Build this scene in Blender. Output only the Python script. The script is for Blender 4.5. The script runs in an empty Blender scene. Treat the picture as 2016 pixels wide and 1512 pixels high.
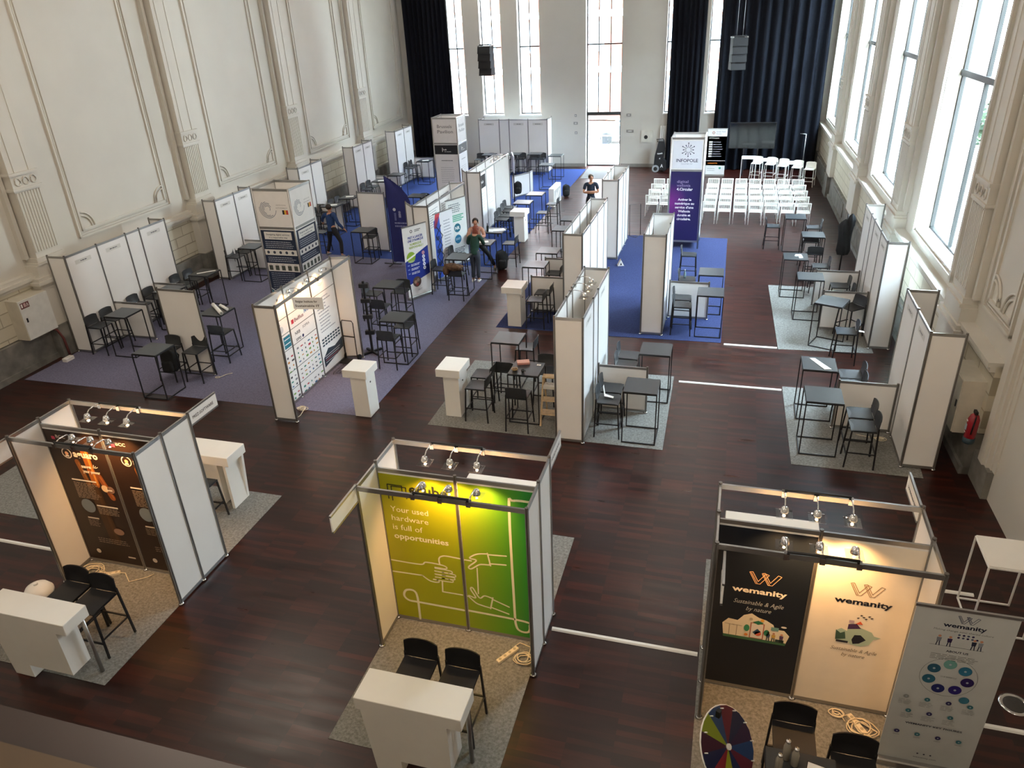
import bpy, math, random
from mathutils import Vector, Matrix
random.seed(7)
PI = math.pi
sc = bpy.context.scene
COL = sc.collection
# ---------------------------------------------------------------- camera, world, exposure
cam_data = bpy.data.cameras.new('camera')
cam = bpy.data.objects.new('camera', cam_data); COL.objects.link(cam); sc.camera = cam
F_PX, YAW, PITCH, ROLL, CAM_H = 1458.76, 0.297681, 0.469885, -0.0477941, 7.2957
cy_, sy_ = math.cos(YAW), math.sin(YAW)
fwd = Vector((-sy_*math.cos(PITCH), cy_*math.cos(PITCH), -math.sin(PITCH)))
rgt = Vector((cy_, sy_, 0)); upv = rgt.cross(fwd)
c_, s_ = math.cos(ROLL), math.sin(ROLL)
r2 = c_*rgt + s_*upv; u2 = -s_*rgt + c_*upv
mw = Matrix((( r2.x, u2.x, -fwd.x, 0), (r2.y, u2.y, -fwd.y, 0), (r2.z, u2.z, -fwd.z, CAM_H), (0, 0, 0, 1)))
cam.matrix_world = mw
cam_data.sensor_fit = 'HORIZONTAL'; cam_data.sensor_width = 36.0
cam_data.lens = F_PX/2016*36.0
cam_data.clip_start = 0.05; cam_data.clip_end = 300
w = bpy.data.worlds.new('sky'); sc.world = w; w.use_nodes = True
nt = w.node_tree; bg = nt.nodes['Background']
tc = nt.nodes.new('ShaderNodeTexCoord'); sep = nt.nodes.new('ShaderNodeSeparateXYZ'); rp = nt.nodes.new('ShaderNodeValToRGB')
nt.links.new(tc.outputs['Generated'], sep.inputs[0]); nt.links.new(sep.outputs['Z'], rp.inputs[0]); nt.links.new(rp.outputs[0], bg.inputs[0])
rp.color_ramp.elements[0].position = 0.0; rp.color_ramp.elements[0].color = (0.90, 0.95, 1.0, 1)
rp.color_ramp.elements[1].position = 0.7; rp.color_ramp.elements[1].color = (0.66, 0.82, 1.0, 1)
bg.inputs[1].default_value = 19.0
sc.view_settings.view_transform = 'Standard'; sc.view_settings.look = 'None'
sc.view_settings.gamma = 1.0; sc.view_settings.use_curve_mapping = False
sc.view_settings.exposure = 2.05
sc.cycles.use_denoising = True
sc.cycles.max_bounces = 8; sc.cycles.diffuse_bounces = 5; sc.cycles.glossy_bounces = 3
sc.cycles.transmission_bounces = 4; sc.cycles.transparent_max_bounces = 12
sc.cycles.caustics_reflective = False; sc.cycles.caustics_refractive = False
sc.cycles.sample_clamp_indirect = 6.0
TH = 0.019                                    # the hall sits a touch askew of the fair's grid

def area_light(name, loc, rot, sx, sy, power, color, portal=False):
    d = bpy.data.lights.new(name, 'AREA'); d.shape = 'RECTANGLE'; d.size = sx; d.size_y = sy
    d.energy = power; d.color = color
    if portal: d.cycles.is_portal = True
    o = bpy.data.objects.new(name, d); COL.objects.link(o); o.location = loc; o.rotation_euler = rot
    return o
def R2W(x, y, z=0.0):                          # hall frame -> fair grid
    c, s = math.cos(TH), math.sin(TH); return Vector((x*c - y*s, x*s + y*c, z))
# daylight portals in the windows of the window wall and of the end wall
for k in range(0, 4):
    area_light('window_portal', R2W(5.0, 17.05+6.1*k, 5.9), (0, PI/2, TH), 7.2, 3.3, 1, (1, 1, 1), True)
for x0, x1, z0 in ((-13.35, -12.45, 2.5), (-11.6, -10.55, 2.5), (-9.72, -8.66, 2.5), (-6.42, -4.72, 0.0), (-2.7, -1.7, 2.5), (-0.8, 0.2, 2.5)):
    area_light('window_portal', R2W((x0+x1)/2, 38.25, (z0+9.5)/2), (-PI/2, 0, TH), x1-x0, 9.5-z0, 1, (1, 1, 1), True)
# unseen overhead fill lights, added for soft even warm light from above
for yy in (4, 12, 20, 28, 35):
    for xx in (-11.5, -1.0):
        area_light('ceiling_lamp_light', (xx, yy, 11.35), (0, 0, 0), 2.4, 2.4, 30, (1.0, 0.84, 0.68))

for xx, yy, pw in ((-9.0, -2.5, 115), (3.0, -2.5, 115), (-3.5, 3.5, 60), (-10, 12, 60)):    # unseen warm fill lights, added to brighten the camera-facing sides
    d = bpy.data.lights.new('chandelier_light', 'POINT'); d.energy = pw; d.color = (1.0, 0.85, 0.7); d.shadow_soft_size = 0.6
    o = bpy.data.objects.new('chandelier_light', d); COL.objects.link(o); o.location = (xx, yy, 9.6)

# ---------------------------------------------------------------- helpers
def lin(h):
    if isinstance(h, str):
        h = h.lstrip('#'); c = [int(h[i:i+2], 16)/255 for i in (0, 2, 4)]
    else: c = [v/255 for v in h]
    return tuple(((v+0.055)/1.055)**2.4 if v > 0.04045 else v/12.92 for v in c) + (1.0,)
MATS = {}
def M(name, col, rough=0.5, metal=0.0, noise=0.06, nscale=6.0, bump=0.0, bscale=60.0, spec=0.5, emit=0.0, coords='Object'):
    if name in MATS: return MATS[name]
    m = bpy.data.materials.new(name); m.use_nodes = True; t = m.node_tree; b = t.nodes['Principled BSDF']
    tcn = t.nodes.new('ShaderNodeTexCoord'); n = t.nodes.new('ShaderNodeTexNoise'); n.inputs['Scale'].default_value = nscale; n.inputs['Detail'].default_value = 3
    t.links.new(tcn.outputs[coords], n.inputs['Vector'])
    r = t.nodes.new('ShaderNodeValToRGB'); c = lin(col)
    r.color_ramp.elements[0].position = 0.3; r.color_ramp.elements[1].position = 0.7
    r.color_ramp.elements[0].color = tuple(v*(1-noise) for v in c[:3])+(1,)
    r.color_ramp.elements[1].color = tuple(min(1, v*(1+noise)) for v in c[:3])+(1,)
    t.links.new(n.outputs['Fac'], r.inputs[0]); t.links.new(r.outputs[0], b.inputs['Base Color'])
    b.inputs['Roughness'].default_value = rough; b.inputs['Metallic'].default_value = metal
    b.inputs['Specular IOR Level'].default_value = spec
    if emit > 0:
        b.inputs['Emission Color'].default_value = c; b.inputs['Emission Strength'].default_value = emit
    if bump > 0:
        n2 = t.nodes.new('ShaderNodeTexNoise'); n2.inputs['Scale'].default_value = bscale; t.links.new(tcn.outputs[coords], n2.inputs['Vector'])
        bp = t.nodes.new('ShaderNodeBump'); bp.inputs['Strength'].default_value = bump; bp.inputs['Distance'].default_value = 0.01
        t.links.new(n2.outputs['Fac'], bp.inputs['Height']); t.links.new(bp.outputs[0], b.inputs['Normal'])
    MATS[name] = m; return m
def ink(col):                                  # printed colours
    return M('ink_%s' % (col if isinstance(col, str) else '%02x%02x%02x' % col), col, rough=0.45, noise=0.02)

def wood_floor():
    m = bpy.data.materials.new('parquet'); m.use_nodes = True; t = m.node_tree; b = t.nodes['Principled BSDF']
    tcn = t.nodes.new('ShaderNodeTexCoord'); mp = t.nodes.new('ShaderNodeMapping'); t.links.new(tcn.outputs['Object'], mp.inputs[0])
    br = t.nodes.new('ShaderNodeTexBrick'); br.offset = 0.37; br.offset_frequency = 1
    br.inputs['Scale'].default_value = 1.0; br.inputs['Brick Width'].default_value = 0.52; br.inputs['Row Height'].default_value = 0.075
    br.inputs['Mortar Size'].default_value = 0.0012; br.inputs['Mortar Smooth'].default_value = 0.2; br.inputs['Bias'].default_value = -0.25
    br.inputs['Color1'].default_value = lin('#240d09'); br.inputs['Color2'].default_value = lin('#461b11'); br.inputs['Mortar'].default_value = lin('#1c0e0c')
    t.links.new(mp.outputs[0], br.inputs['Vector'])
    # long soft variation between boards
    mp2 = t.nodes.new('ShaderNodeMapping'); mp2.inputs['Scale'].default_value = (0.8, 5.0, 1); t.links.new(tcn.outputs['Object'], mp2.inputs[0])
    n = t.nodes.new('ShaderNodeTexNoise'); n.inputs['Scale'].default_value = 2.0; n.inputs['Detail'].default_value = 4; t.links.new(mp2.outputs[0], n.inputs['Vector'])
    mx = t.nodes.new('ShaderNodeMix'); mx.data_type = 'RGBA'; mx.blend_type = 'MULTIPLY'; mx.inputs[0].default_value = 0.75
    rr = t.nodes.new('ShaderNodeValToRGB'); rr.color_ramp.elements[0].position = 0.35; rr.color_ramp.elements[0].color = (0.55, 0.5, 0.5, 1)
    rr.color_ramp.elements[1].position = 0.65; rr.color_ramp.elements[1].color = (1.15, 1.1, 1.1, 1)
    t.links.new(n.outputs['Fac'], rr.inputs[0]); t.links.new(br.outputs['Color'], mx.inputs[6]); t.links.new(rr.outputs[0], mx.inputs[7])
    t.links.new(mx.outputs[2], b.inputs['Base Color'])
    b.inputs['Roughness'].default_value = 0.3; b.inputs['Specular IOR Level'].default_value = 0.42
    n3 = t.nodes.new('ShaderNodeTexNoise'); n3.inputs['Scale'].default_value = 1.3; t.links.new(mp2.outputs[0], n3.inputs['Vector'])
    r3 = t.nodes.new('ShaderNodeMapRange'); r3.inputs[3].default_value = 0.22; r3.inputs[4].default_value = 0.42
    t.links.new(n3.outputs['Fac'], r3.inputs[0]); t.links.new(r3.outputs[0], b.inputs['Roughness'])
    return m
def glass_mat(name, tint=(1, 1, 1), gl=0.06):
    m = bpy.data.materials.new(name); m.use_nodes = True; t = m.node_tree; t.nodes.remove(t.nodes['Principled BSDF'])
    tr = t.nodes.new('ShaderNodeBsdfTransparent'); tr.inputs[0].default_value = tint+(1,)
    g = t.nodes.new('ShaderNodeBsdfGlossy'); g.inputs['Roughness'].default_value = 0.03
    mx = t.nodes.new('ShaderNodeMixShader'); mx.inputs[0].default_value = gl
    t.links.new(tr.outputs[0], mx.inputs[1]); t.links.new(g.outputs[0], mx.inputs[2]); t.links.new(mx.outputs[0], t.nodes['Material Output'].inputs[0])
    return m
def felt(name, col, col2):
    m = M(name, col, rough=0.95, spec=0.1); t = m.node_tree; b = t.nodes['Principled BSDF']
    n = [x for x in t.nodes if x.type == 'TEX_NOISE'][0]; n.inputs['Scale'].default_value = 28; n.inputs['Detail'].default_value = 8; n.inputs['Roughness'].default_value = 0.75
    r = [x for x in t.nodes if x.type == 'VALTORGB'][0]; r.color_ramp.elements[0].color = lin(col); r.color_ramp.elements[1].color = lin(col2)
    r.color_ramp.elements[0].position = 0.38; r.color_ramp.elements[1].position = 0.62
    return m
def plaster_blocks():                          # rusticated cream stone blocks of the dado
    m = bpy.data.materials.new('cream_blocks'); m.use_nodes = True; t = m.node_tree; b = t.nodes['Principled BSDF']
    tcn = t.nodes.new('ShaderNodeTexCoord'); mp = t.nodes.new('ShaderNodeMapping'); mp.inputs['Rotation'].default_value = (PI/2, 0, PI/2)
    cmb = t.nodes.new('ShaderNodeCombineXYZ'); sp = t.nodes.new('ShaderNodeSeparateXYZ'); t.links.new(tcn.outputs['Object'], sp.inputs[0])
    t.links.new(sp.outputs['Y'], cmb.inputs[0]); t.links.new(sp.outputs['Z'], cmb.inputs[1])
    br = t.nodes.new('ShaderNodeTexBrick'); br.inputs['Scale'].default_value = 1; br.inputs['Brick Width'].default_value = 0.7; br.inputs['Row Height'].default_value = 0.3
    br.inputs['Mortar Size'].default_value = 0.012; br.inputs['Color1'].default_value = lin('#cfc9b6'); br.inputs['Color2'].default_value = lin('#c6bfab'); br.inputs['Mortar'].default_value = lin('#a49c88')
    t.links.new(cmb.outputs[0], br.inputs['Vector']); t.links.new(br.outputs['Color'], b.inputs['Base Color'])
    bp = t.nodes.new('ShaderNodeBump'); bp.inputs['Distance'].default_value = 0.02; bp.invert = True; t.links.new(br.outputs['Fac'], bp.inputs['Height']); t.links.new(bp.outputs[0], b.inputs['Normal'])
    b.inputs['Roughness'].default_value = 0.7
    return m

PLASTER = M('cream_plaster', '#cfcbc1', rough=0.6, noise=0.03, nscale=0.8)
PLASTER_END = M('end_wall_paint', '#cbc8c0', rough=0.7, noise=0.03, nscale=0.6)
BLOCKS = plaster_blocks()
STONE = M('grey_plinth_stone', '#77756f', rough=0.55, noise=0.35, nscale=3.0)
FLOOR = wood_floor()
ALU = M('brushed_aluminium', '#a9a8a6', rough=0.32, metal=0.85, noise=0.05)
ALU_D = M('grooved_aluminium', '#7c7975', rough=0.4, metal=0.75, noise=0.08)
PANEL = M('white_laminate_panel', '#f3f2ef', rough=0.4, noise=0.015, nscale=2)
WHITE = M('white_lacquer', '#efede6', rough=0.35, noise=0.02, nscale=3)
WMETAL = M('white_powder_coat', '#ecebe6', rough=0.4, noise=0.02)
BMETAL = M('black_powder_coat', '#17171a', rough=0.45, noise=0.1)
TOPM = M('charcoal_table_top', '#34383b', rough=0.32, noise=0.05)
SEATM = M('charcoal_polypropylene', '#303336', rough=0.42, noise=0.08, nscale=20)
SEATB = M('black_polypropylene', '#121113', rough=0.5, noise=0.1, nscale=20)
CURT = M('midnight_velvet', '#11141c', rough=0.85, noise=0.12, nscale=8, spec=0.15)
GREYF = felt('grey_felt', '#706f6a', '#949490')
LAVF = felt('lavender_grey_felt', '#646378', '#7a798f')
BLUEF = felt('royal_blue_felt', '#2d3556', '#3b446c')
BLUEF2 = felt('bright_blue_felt', '#2c3b6c', '#394c84')
CHROME = M('chrome', '#d8d8d8', rough=0.12, metal=1.0, noise=0.02)
BLACK = M('black_plastic', '#0d0d0f', rough=0.4, noise=0.1)
WOOD_D = M('oak_door_varnish', '#a5642a', rough=0.35, noise=0.22, nscale=4)
GLASS = glass_mat('window_glass', (0.97, 1.0, 0.99), 0.07)
LGLASS = glass_mat('lamp_glass', (0.95, 0.95, 0.95), 0.22)
FRAME = M('dark_window_frame', '#2d302f', rough=0.5)
CABLE = M('cream_cable', '#e9dcc0', rough=0.5)
PAPER = M('white_paper', '#f4f3ee', rough=0.6, noise=0.01)

class MB:
    def __init__(s): s.v = []; s.f = []; s.m = []; s.sm = []; s.mats = []
    def mi(s, mat):
        if mat not in s.mats: s.mats.append(mat)
        return s.mats.index(mat)
    def add(s, vs, fs, mat, smooth=False):
        n = len(s.v); s.v += [tuple(v) for v in vs]; k = s.mi(mat)
        for f in fs: s.f.append([n+i for i in f]); s.m.append(k); s.sm.append(smooth)
        return s
    def box(s, a, b, mat):
        x0, y0, z0 = a; x1, y1, z1 = b
        if x1 < x0: x0, x1 = x1, x0
        if y1 < y0: y0, y1 = y1, y0
        if z1 < z0: z0, z1 = z1, z0
        return s.add([(x0,y0,z0),(x1,y0,z0),(x1,y1,z0),(x0,y1,z0),(x0,y0,z1),(x1,y0,z1),(x1,y1,z1),(x0,y1,z1)],
              [(0,3,2,1),(4,5,6,7),(0,1,5,4),(1,2,6,5),(2,3,7,6),(3,0,4,7)], mat)
    def bevbox(s, a, b, r, mat):               # box with chamfered vertical edges and top
        x0,y0,z0 = a; x1,y1,z1 = b
        def ring(i, z): return [(x0+i+r,y0+i,z),(x1-i-r,y0+i,z),(x1-i,y0+i+r,z),(x1-i,y1-i-r,z),(x1-i-r,y1-i,z),(x0+i+r,y1-i,z),(x0+i,y1-i-r,z),(x0+i,y0+i+r,z)]
        vs = ring(0, z0)+ring(0, z1-r)+ring(r*0.8, z1)
        fs = [tuple(range(7,-1,-1)), tuple(range(16,24))]
        for k in (0, 8):
            for i in range(8): fs.append((k+i, k+(i+1)%8, k+8+(i+1)%8, k+8+i))
        return s.add(vs, fs, mat)
    def beam(s, p0, p1, w, h, mat, up=(0,0,1)):
        p0 = Vector(p0); p1 = Vector(p1); d = (p1-p0).normalized(); u = Vector(up)
        if abs(d.dot(u)) > 0.98: u = Vector((0,1,0))
        r = d.cross(u).normalized(); u = r.cross(d)
        vs = []
        for p in (p0, p1):
            for a, b in ((-1,-1),(1,-1),(1,1),(-1,1)): vs.append(p + r*a*w/2 + u*b*h/2)
        return s.add(vs, [(0,3,2,1),(4,5,6,7),(0,1,5,4),(1,2,6,5),(2,3,7,6),(3,0,4,7)], mat)
    def cyl(s, p0, p1, r0, mat, r1=None, n=10, smooth=True):
        r1 = r0 if r1 is None else r1
        p0 = Vector(p0); p1 = Vector(p1); d = (p1-p0).normalized(); u = Vector((0,0,1)) if abs(d.z) < 0.9 else Vector((0,1,0))
        a = d.cross(u).normalized(); b = a.cross(d)
        vs = []
        for p, r in ((p0, r0), (p1, r1)):
            for i in range(n): t = 2*PI*i/n; vs.append(p + a*r*math.cos(t) + b*r*math.sin(t))
        s.add(vs, [(i, (i+1)%n, n+(i+1)%n, n+i) for i in range(n)], mat, smooth)
        k = len(s.v)-2*n
        for f in (list(range(n-1,-1,-1)), list(range(n, 2*n))):
            s.f.append([k+i for i in f]); s.m.append(s.mi(mat)); s.sm.append(False)
        return s
    def tube(s, pts, r, mat, n=8):
        pts = [Vector(p) for p in pts]; vs = []; fs = []
        for i, p in enumerate(pts):
            d = (pts[min(i+1, len(pts)-1)]-pts[max(i-1, 0)]).normalized()
            u = Vector((0,0,1)) if abs(d.z) < 0.95 else Vector((0,1,0))
            a = d.cross(u).normalized(); b = a.cross(d)
            for k in range(n): t = 2*PI*k/n; vs.append(p+a*r*math.cos(t)+b*r*math.sin(t))
        for i in range(len(pts)-1):
            for k in range(n): fs.append((i*n+k, i*n+(k+1)%n, (i+1)*n+(k+1)%n, (i+1)*n+k))
        fs += [tuple(range(n-1,-1,-1)), tuple(range((len(pts)-1)*n, len(pts)*n))]
        return s.add(vs, fs, mat, True)
    def lathe(s, prof, c, mat, n=20, sy=1.0):
        vs = []; fs = []
        for r, z in prof:
            for k in range(n): t = 2*PI*k/n; vs.append((c[0]+r*math.cos(t), c[1]+sy*r*math.sin(t), c[2]+z))
        for i in range(len(prof)-1):
            for k in range(n): fs.append((i*n+k, i*n+(k+1)%n, (i+1)*n+(k+1)%n, (i+1)*n+k))
        fs += [tuple(range(n-1,-1,-1)), tuple(range((len(prof)-1)*n, len(prof)*n))]
        return s.add(vs, fs, mat, True)
    def sph(s, c, r, mat, n=12, m=8):
        if not isinstance(r, (tuple, list)): r = (r, r, r)
        vs = []; fs = []
        for i in range(m+1):
            p = PI*i/m
            for k in range(n): t = 2*PI*k/n; vs.append((c[0]+r[0]*math.sin(p)*math.cos(t), c[1]+r[1]*math.sin(p)*math.sin(t), c[2]-r[2]*math.cos(p)))
        for i in range(m):
            for k in range(n): fs.append((i*n+k, i*n+(k+1)%n, (i+1)*n+(k+1)%n, (i+1)*n+k))
        return s.add(vs, fs, mat, True)
    def prism(s, poly, h0, h1, mat, frame=None):   # poly in (a, b); frame: O, A, B, N
        O, A, B, N = frame or (Vector(), Vector((1,0,0)), Vector((0,1,0)), Vector((0,0,1)))
        O, A, B, N = Vector(O), Vector(A), Vector(B), Vector(N)
        n = len(poly)
        vs = [O+A*a+B*b+N*h for h in (h0, h1) for a, b in poly]
        return s.add(vs, [tuple(range(n-1,-1,-1)), tuple(range(n, 2*n))]+[(i, (i+1)%n, n+(i+1)%n, n+i) for i in range(n)], mat)
    def grid(s, rows, mat, smooth=True, thick=0):
        n = len(rows[0]); vs = [p for r in rows for p in r]
        fs = [(i*n+k, i*n+k+1, (i+1)*n+k+1, (i+1)*n+k) for i in range(len(rows)-1) for k in range(n-1)]
        return s.add(vs, fs, mat, smooth)
    def build(s, name, parent=None, loc=(0,0,0), rz=0.0):
        me = bpy.data.meshes.new(name); me.from_pydata(s.v, [], s.f)
        for mt in s.mats: me.materials.append(mt)
        me.polygons.foreach_set('material_index', s.m); me.polygons.foreach_set('use_smooth', s.sm); me.update()
        o = bpy.data.objects.new(name, me); COL.objects.link(o); o.location = loc; o.rotation_euler = (0, 0, rz)
        if parent: o.parent = parent
        return o
_text = {}
def text_mesh(txt, bold=0.0):
    k = (txt, bold)
    if k not in _text:
        cu = bpy.data.curves.new('t', 'FONT'); cu.body = txt; cu.size = 1.0; cu.resolution_u = 2; cu.offset = bold; cu.align_x = 'LEFT'
        ob = bpy.data.objects.new('t', cu); me = ob.to_mesh()
        vs = [(v.co.x, v.co.y) for v in me.vertices]; fs = [tuple(p.vertices) for p in me.polygons]
        ob.to_mesh_clear(); bpy.data.objects.remove(ob); bpy.data.curves.remove(cu)
        xs = [v[0] for v in vs] or [0, 1]
        _text[k] = (vs, fs, min(xs), max(xs))
    return _text[k]
class Art(MB):                                 # printed layers on a flat face: u along U, v along V, raised along N
    def __init__(s, O, U, V, N):
        super().__init__(); s.O = Vector(O); s.U = Vector(U).normalized(); s.V = Vector(V).normalized(); s.N = Vector(N).normalized(); s.k = 1
    def P(s, u, v): return s.O + s.U*u + s.V*v + s.N*(0.0009*s.k)
    def _f(s, pts, faces, col):
        m = ink(col) if isinstance(col, (str, tuple)) else col
        flip = s.U.cross(s.V).dot(s.N) < 0
        s.add([s.P(*p) for p in pts], [tuple(reversed(f)) if flip else f for f in faces], m)
    def up(s): s.k += 1; return s
    def poly(s, pts, col): s._f(pts, [tuple(range(len(pts)))], col); return s
    def rect(s, u0, v0, u1, v1, col): return s.poly([(u0,v0),(u1,v0),(u1,v1),(u0,v1)], col)
    def circ(s, u, v, r, col, n=24, rv=None): rv = rv or r; return s.poly([(u+r*math.cos(2*PI*i/n), v+rv*math.sin(2*PI*i/n)) for i in range(n)], col)
    def arc(s, u, v, r, a0, a1, wd, col, rv=None, n=28):
        rv = rv or r; pts = []
        for i in range(n+1):
            t = math.radians(a0+(a1-a0)*i/n); pts.append((u+(r-wd/2)*math.cos(t), v+(rv-wd/2)*math.sin(t))); pts.append((u+(r+wd/2)*math.cos(t), v+(rv+wd/2)*math.sin(t)))
        s._f(pts, [(2*i, 2*i+1, 2*i+3, 2*i+2) for i in range(n)], col); return s
    def line(s, pts, wd, col, joints=True):
        k0 = s.k
        for i, ((a, b), (c, d)) in enumerate(zip(pts[:-1], pts[1:])):
            s.k = k0+0.18*(i % 3)
            L = math.hypot(c-a, d-b) or 1e-6; nx, ny = -(d-b)/L*wd/2, (c-a)/L*wd/2
            s.poly([(a-nx, b-ny), (c-nx, d-ny), (c+nx, d+ny), (a+nx, b+ny)], col)
        s.k = k0+0.6
        for a, b in (pts if joints else (pts[0], pts[-1])): s.circ(a, b, wd/2, col, 8)
        s.k = k0; return s
    def curve(s, pts, wd, col):                # smooth line through points
        out = []
        P = [pts[0]]+list(pts)+[pts[-1]]
        for i in range(1, len(P)-2):
            for k in range(5):
                t = k/5; q = []
                for j in (0, 1):
                    p0, p1, p2, p3 = P[i-1][j], P[i][j], P[i+1][j], P[i+2][j]
                    q.append(0.5*((2*p1)+(-p0+p2)*t+(2*p0-5*p1+4*p2-p3)*t*t+(-p0+3*p1-3*p2+p3)*t**3))
                out.append(tuple(q))
        out.append(pts[-1]); return s.line(out, wd, col, False)
    def text(s, txt, u, v, width, col, bold=0.0, height=None, align='L', shear=0.0, slope=0.0):
        vs, fs, x0, x1 = text_mesh(txt, bold); k = width/(x1-x0); kv = k if height is None else height/0.72
        if align == 'C': u -= width/2
        if align == 'R': u -= width
        s._f([(u+(x-x0)*k+y*kv*shear, v+y*kv+(x-x0)*k*slope) for x, y in vs], fs, col); return s
    def lines(s, u0, u1, v, n, gap, col, th=0.008, ragged=0.25, align='L'):    # a block of small unreadable print
        for i in range(n):
            L = (u1-u0)*(1-ragged*random.random()); a = u0 if align == 'L' else (u0+u1)/2-L/2
            x = a
            while x < a+L-0.01:
                wl = min(random.uniform(0.03, 0.09), a+L-x); s.rect(x, v-i*gap, x+wl, v-i*gap+th, col); x += wl+0.012
        return s

def tag(o, label=None, cat=None, group=None, kind=None):
    if label: o['label'] = label
    if cat: o['category'] = cat
    if group: o['group'] = group
    if kind: o['kind'] = kind
    return o
def thing(name, label, cat, loc=(0,0,0), rz=0.0, group=None):
    o = bpy.data.objects.new(name, None); COL.objects.link(o); o.location = loc; o.rotation_euler = (0, 0, rz); o.empty_display_size = 0.1
    return tag(o, label, cat, group)
def struct(mb, name, room=True):
    o = mb.build(name, None, (0,0,0), TH if room else 0.0); o['kind'] = 'structure'; return o
def copy_tree(src, loc, rz, label, group=None, keep=None):
    def cp(o, par):
        c = o.copy(); COL.objects.link(c); c.parent = par
        for ch in KIDS.get(o.name, []): cp(ch, c)
        return c
    r = cp(src, None); r.location = loc; r.rotation_euler = (0, 0, rz); r['label'] = label
    if group: r['group'] = group
    return r
KIDS = {}
def register(root):
    for o in bpy.data.objects:
        if o.parent: KIDS.setdefault(o.parent.name, [])
        if o.parent and o not in KIDS[o.parent.name]: KIDS[o.parent.name].append(o)

# ================================================================ THE HALL (hall frame, turned by TH)
LX, RX, FY, TOP = -15.75, 4.55, 37.8, 11.6
struct(MB().box((-22, -8, -0.2), (11, 38.6, 0.0), FLOOR), 'floor', room=False)
struct(MB().box((-17.2, -6, TOP), (6.4, 38.4, TOP+0.25), M('ceiling_paint', '#9a968e', rough=0.8)), 'ceiling')
struct(MB().box((-17.0, -5.2, 0), (6.2, -5.0, TOP), PLASTER), 'wall_back')
# --- long wall on the panelled side
mb = MB(); mb.box((LX-0.3, -5, 0), (LX, FY, TOP), PLASTER)
mb.box((LX, -5, 0.8), (LX+0.12, FY, 2.0), BLOCKS)
mb.box((LX, -5, 1.98), (LX+0.22, FY, 2.06), PLASTER); mb.box((LX, -5, 2.06), (LX+0.16, FY, 2.14), PLASTER); mb.box((LX, -5, 1.9), (LX+0.17, FY, 1.98), PLASTER)
struct(mb, 'wall_left')
mb = MB(); mb.box((LX, -5, 0), (LX+0.22, FY, 0.78), STONE); mb.box((LX, -5, 0), (LX+0.27, FY, 0.14), STONE)
for k in range(-3, 4):
    c = 13.92+6.07*k; mb.box((LX, c-0.62, 0), (LX+0.42, c+0.62, 0.8), STONE)
struct(mb, 'baseboard_left')
def frame_rect(mb, X, y0, y1, z0, z1, n, s, mat):   # moulded rectangular frame on a wall plane X, n = +1/-1 outward
    def bar(ya, za, yb, zb, d):
        mb.box((X, ya, za), (X+n*d, yb, zb), mat)
    for off, wd, d in ((0.0, 0.05, 0.055), (0.085, 0.025, 0.03), (0.15, 0.06, 0.04)):
        a, b, c, e = y0+off, y1-off, z0+off, z1-off
        bar(a, c, a+wd, e, d); bar(b-wd, c, b, e, d); bar(a, c, b, c+wd, d); bar(a, e-wd, b, e, d)
def corner_arc(mb, X, y, z, sy, sz, n, mat, r=0.42):
    for rr in (r, r-0.09):
        pts = [(X+n*0.02, y+sy*rr*math.cos(t), z+sz*rr*math.sin(t)) for t in [PI/2*i/8 for i in range(9)]]
        mb.tube(pts, 0.022, mat, 6)
mb = MB()
for k in range(-2, 4):
    c = 17.0+6.08*k
    y0, y1 = c-1.78, min(c+1.82, 37.4)
    frame_rect(mb, LX, y0, y1, 2.46, 10.4, 1, 0, PLASTER)
    corner_arc(mb, LX, y0+0.2, 2.66, 1, 1, 1, PLASTER); corner_arc(mb, LX, y1-0.2, 2.66, -1, 1, 1, PLASTER)
struct(mb, 'trim_1')
def pilaster(mb, X, c, n, hw=0.36, d=0.3, ztop=10.8):
    P_ = PLASTER
    mb.box((X, c-hw-0.22, 0.8), (X+n*(d+0.06), c+hw+0.22, 1.86), P_)          # pedestal
    mb.box((X, c-hw-0.30, 1.86), (X+n*(d+0.13), c+hw+0.30, 1.94), P_); mb.box((X, c-hw-0.25, 1.94), (X+n*(d+0.09), c+hw+0.25, 2.02), P_)
    mb.box((X, c-hw-0.14, 2.02), (X+n*(d+0.05), c+hw+0.14, 2.3), P_); mb.box((X, c-hw-0.09, 2.3), (X+n*(d+0.07), c+hw+0.09, 2.36), P_)
    mb.box((X, c-hw-0.05, 2.36), (X+n*(d+0.03), c+hw+0.05, 2.46), P_)
    mb.box((X, c-hw, 2.46), (X+n*d, c+hw, ztop), P_)                          # shaft
    nf = 9; sw = 2*hw/nf
    for i in range(nf): mb.box((X+n*d, c-hw+sw*(i+0.22), 2.6), (X+n*(d+0.022), c-hw+sw*(i+0.78), 3.98), P_)
    mb.box((X, c-hw-0.05, 4.02), (X+n*(d+0.045), c+hw+0.05, 4.08), P_); mb.box((X, c-hw-0.02, 4.08), (X+n*(d+0.02), c+hw+0.02, 4.36), P_)
    mb.box((X, c-hw-0.05, 4.36), (X+n*(d+0.05), c+hw+0.05, 4.42), P_)
    for i in (-1, 0, 1):
        pts = [(X+n*(d+0.03), c+i*0.22+0.075*math.cos(t), 4.22+0.085*math.sin(t)) for t in [2*PI*j/12 for j in range(13)]]
        mb.tube(pts, 0.014, P_, 6)
    for s in (-1, 1):                                                         # narrow fillets beside the shaft and raised centre band above
        mb.box((X, c+s*(hw+0.1)-0.05, 2.46), (X+n*0.12, c+s*(hw+0.1)+0.05, ztop), P_)
        mb.box((X+n*d, c+s*(hw-0.16)-0.012, 4.42), (X+n*(d+0.015), c+s*(hw-0.16)+0.012, ztop), P_)
mb = MB()
for k in range(-3, 4): pilaster(mb, LX, 13.92+6.07*k, 1)
struct(mb, 'trim_2')
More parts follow.
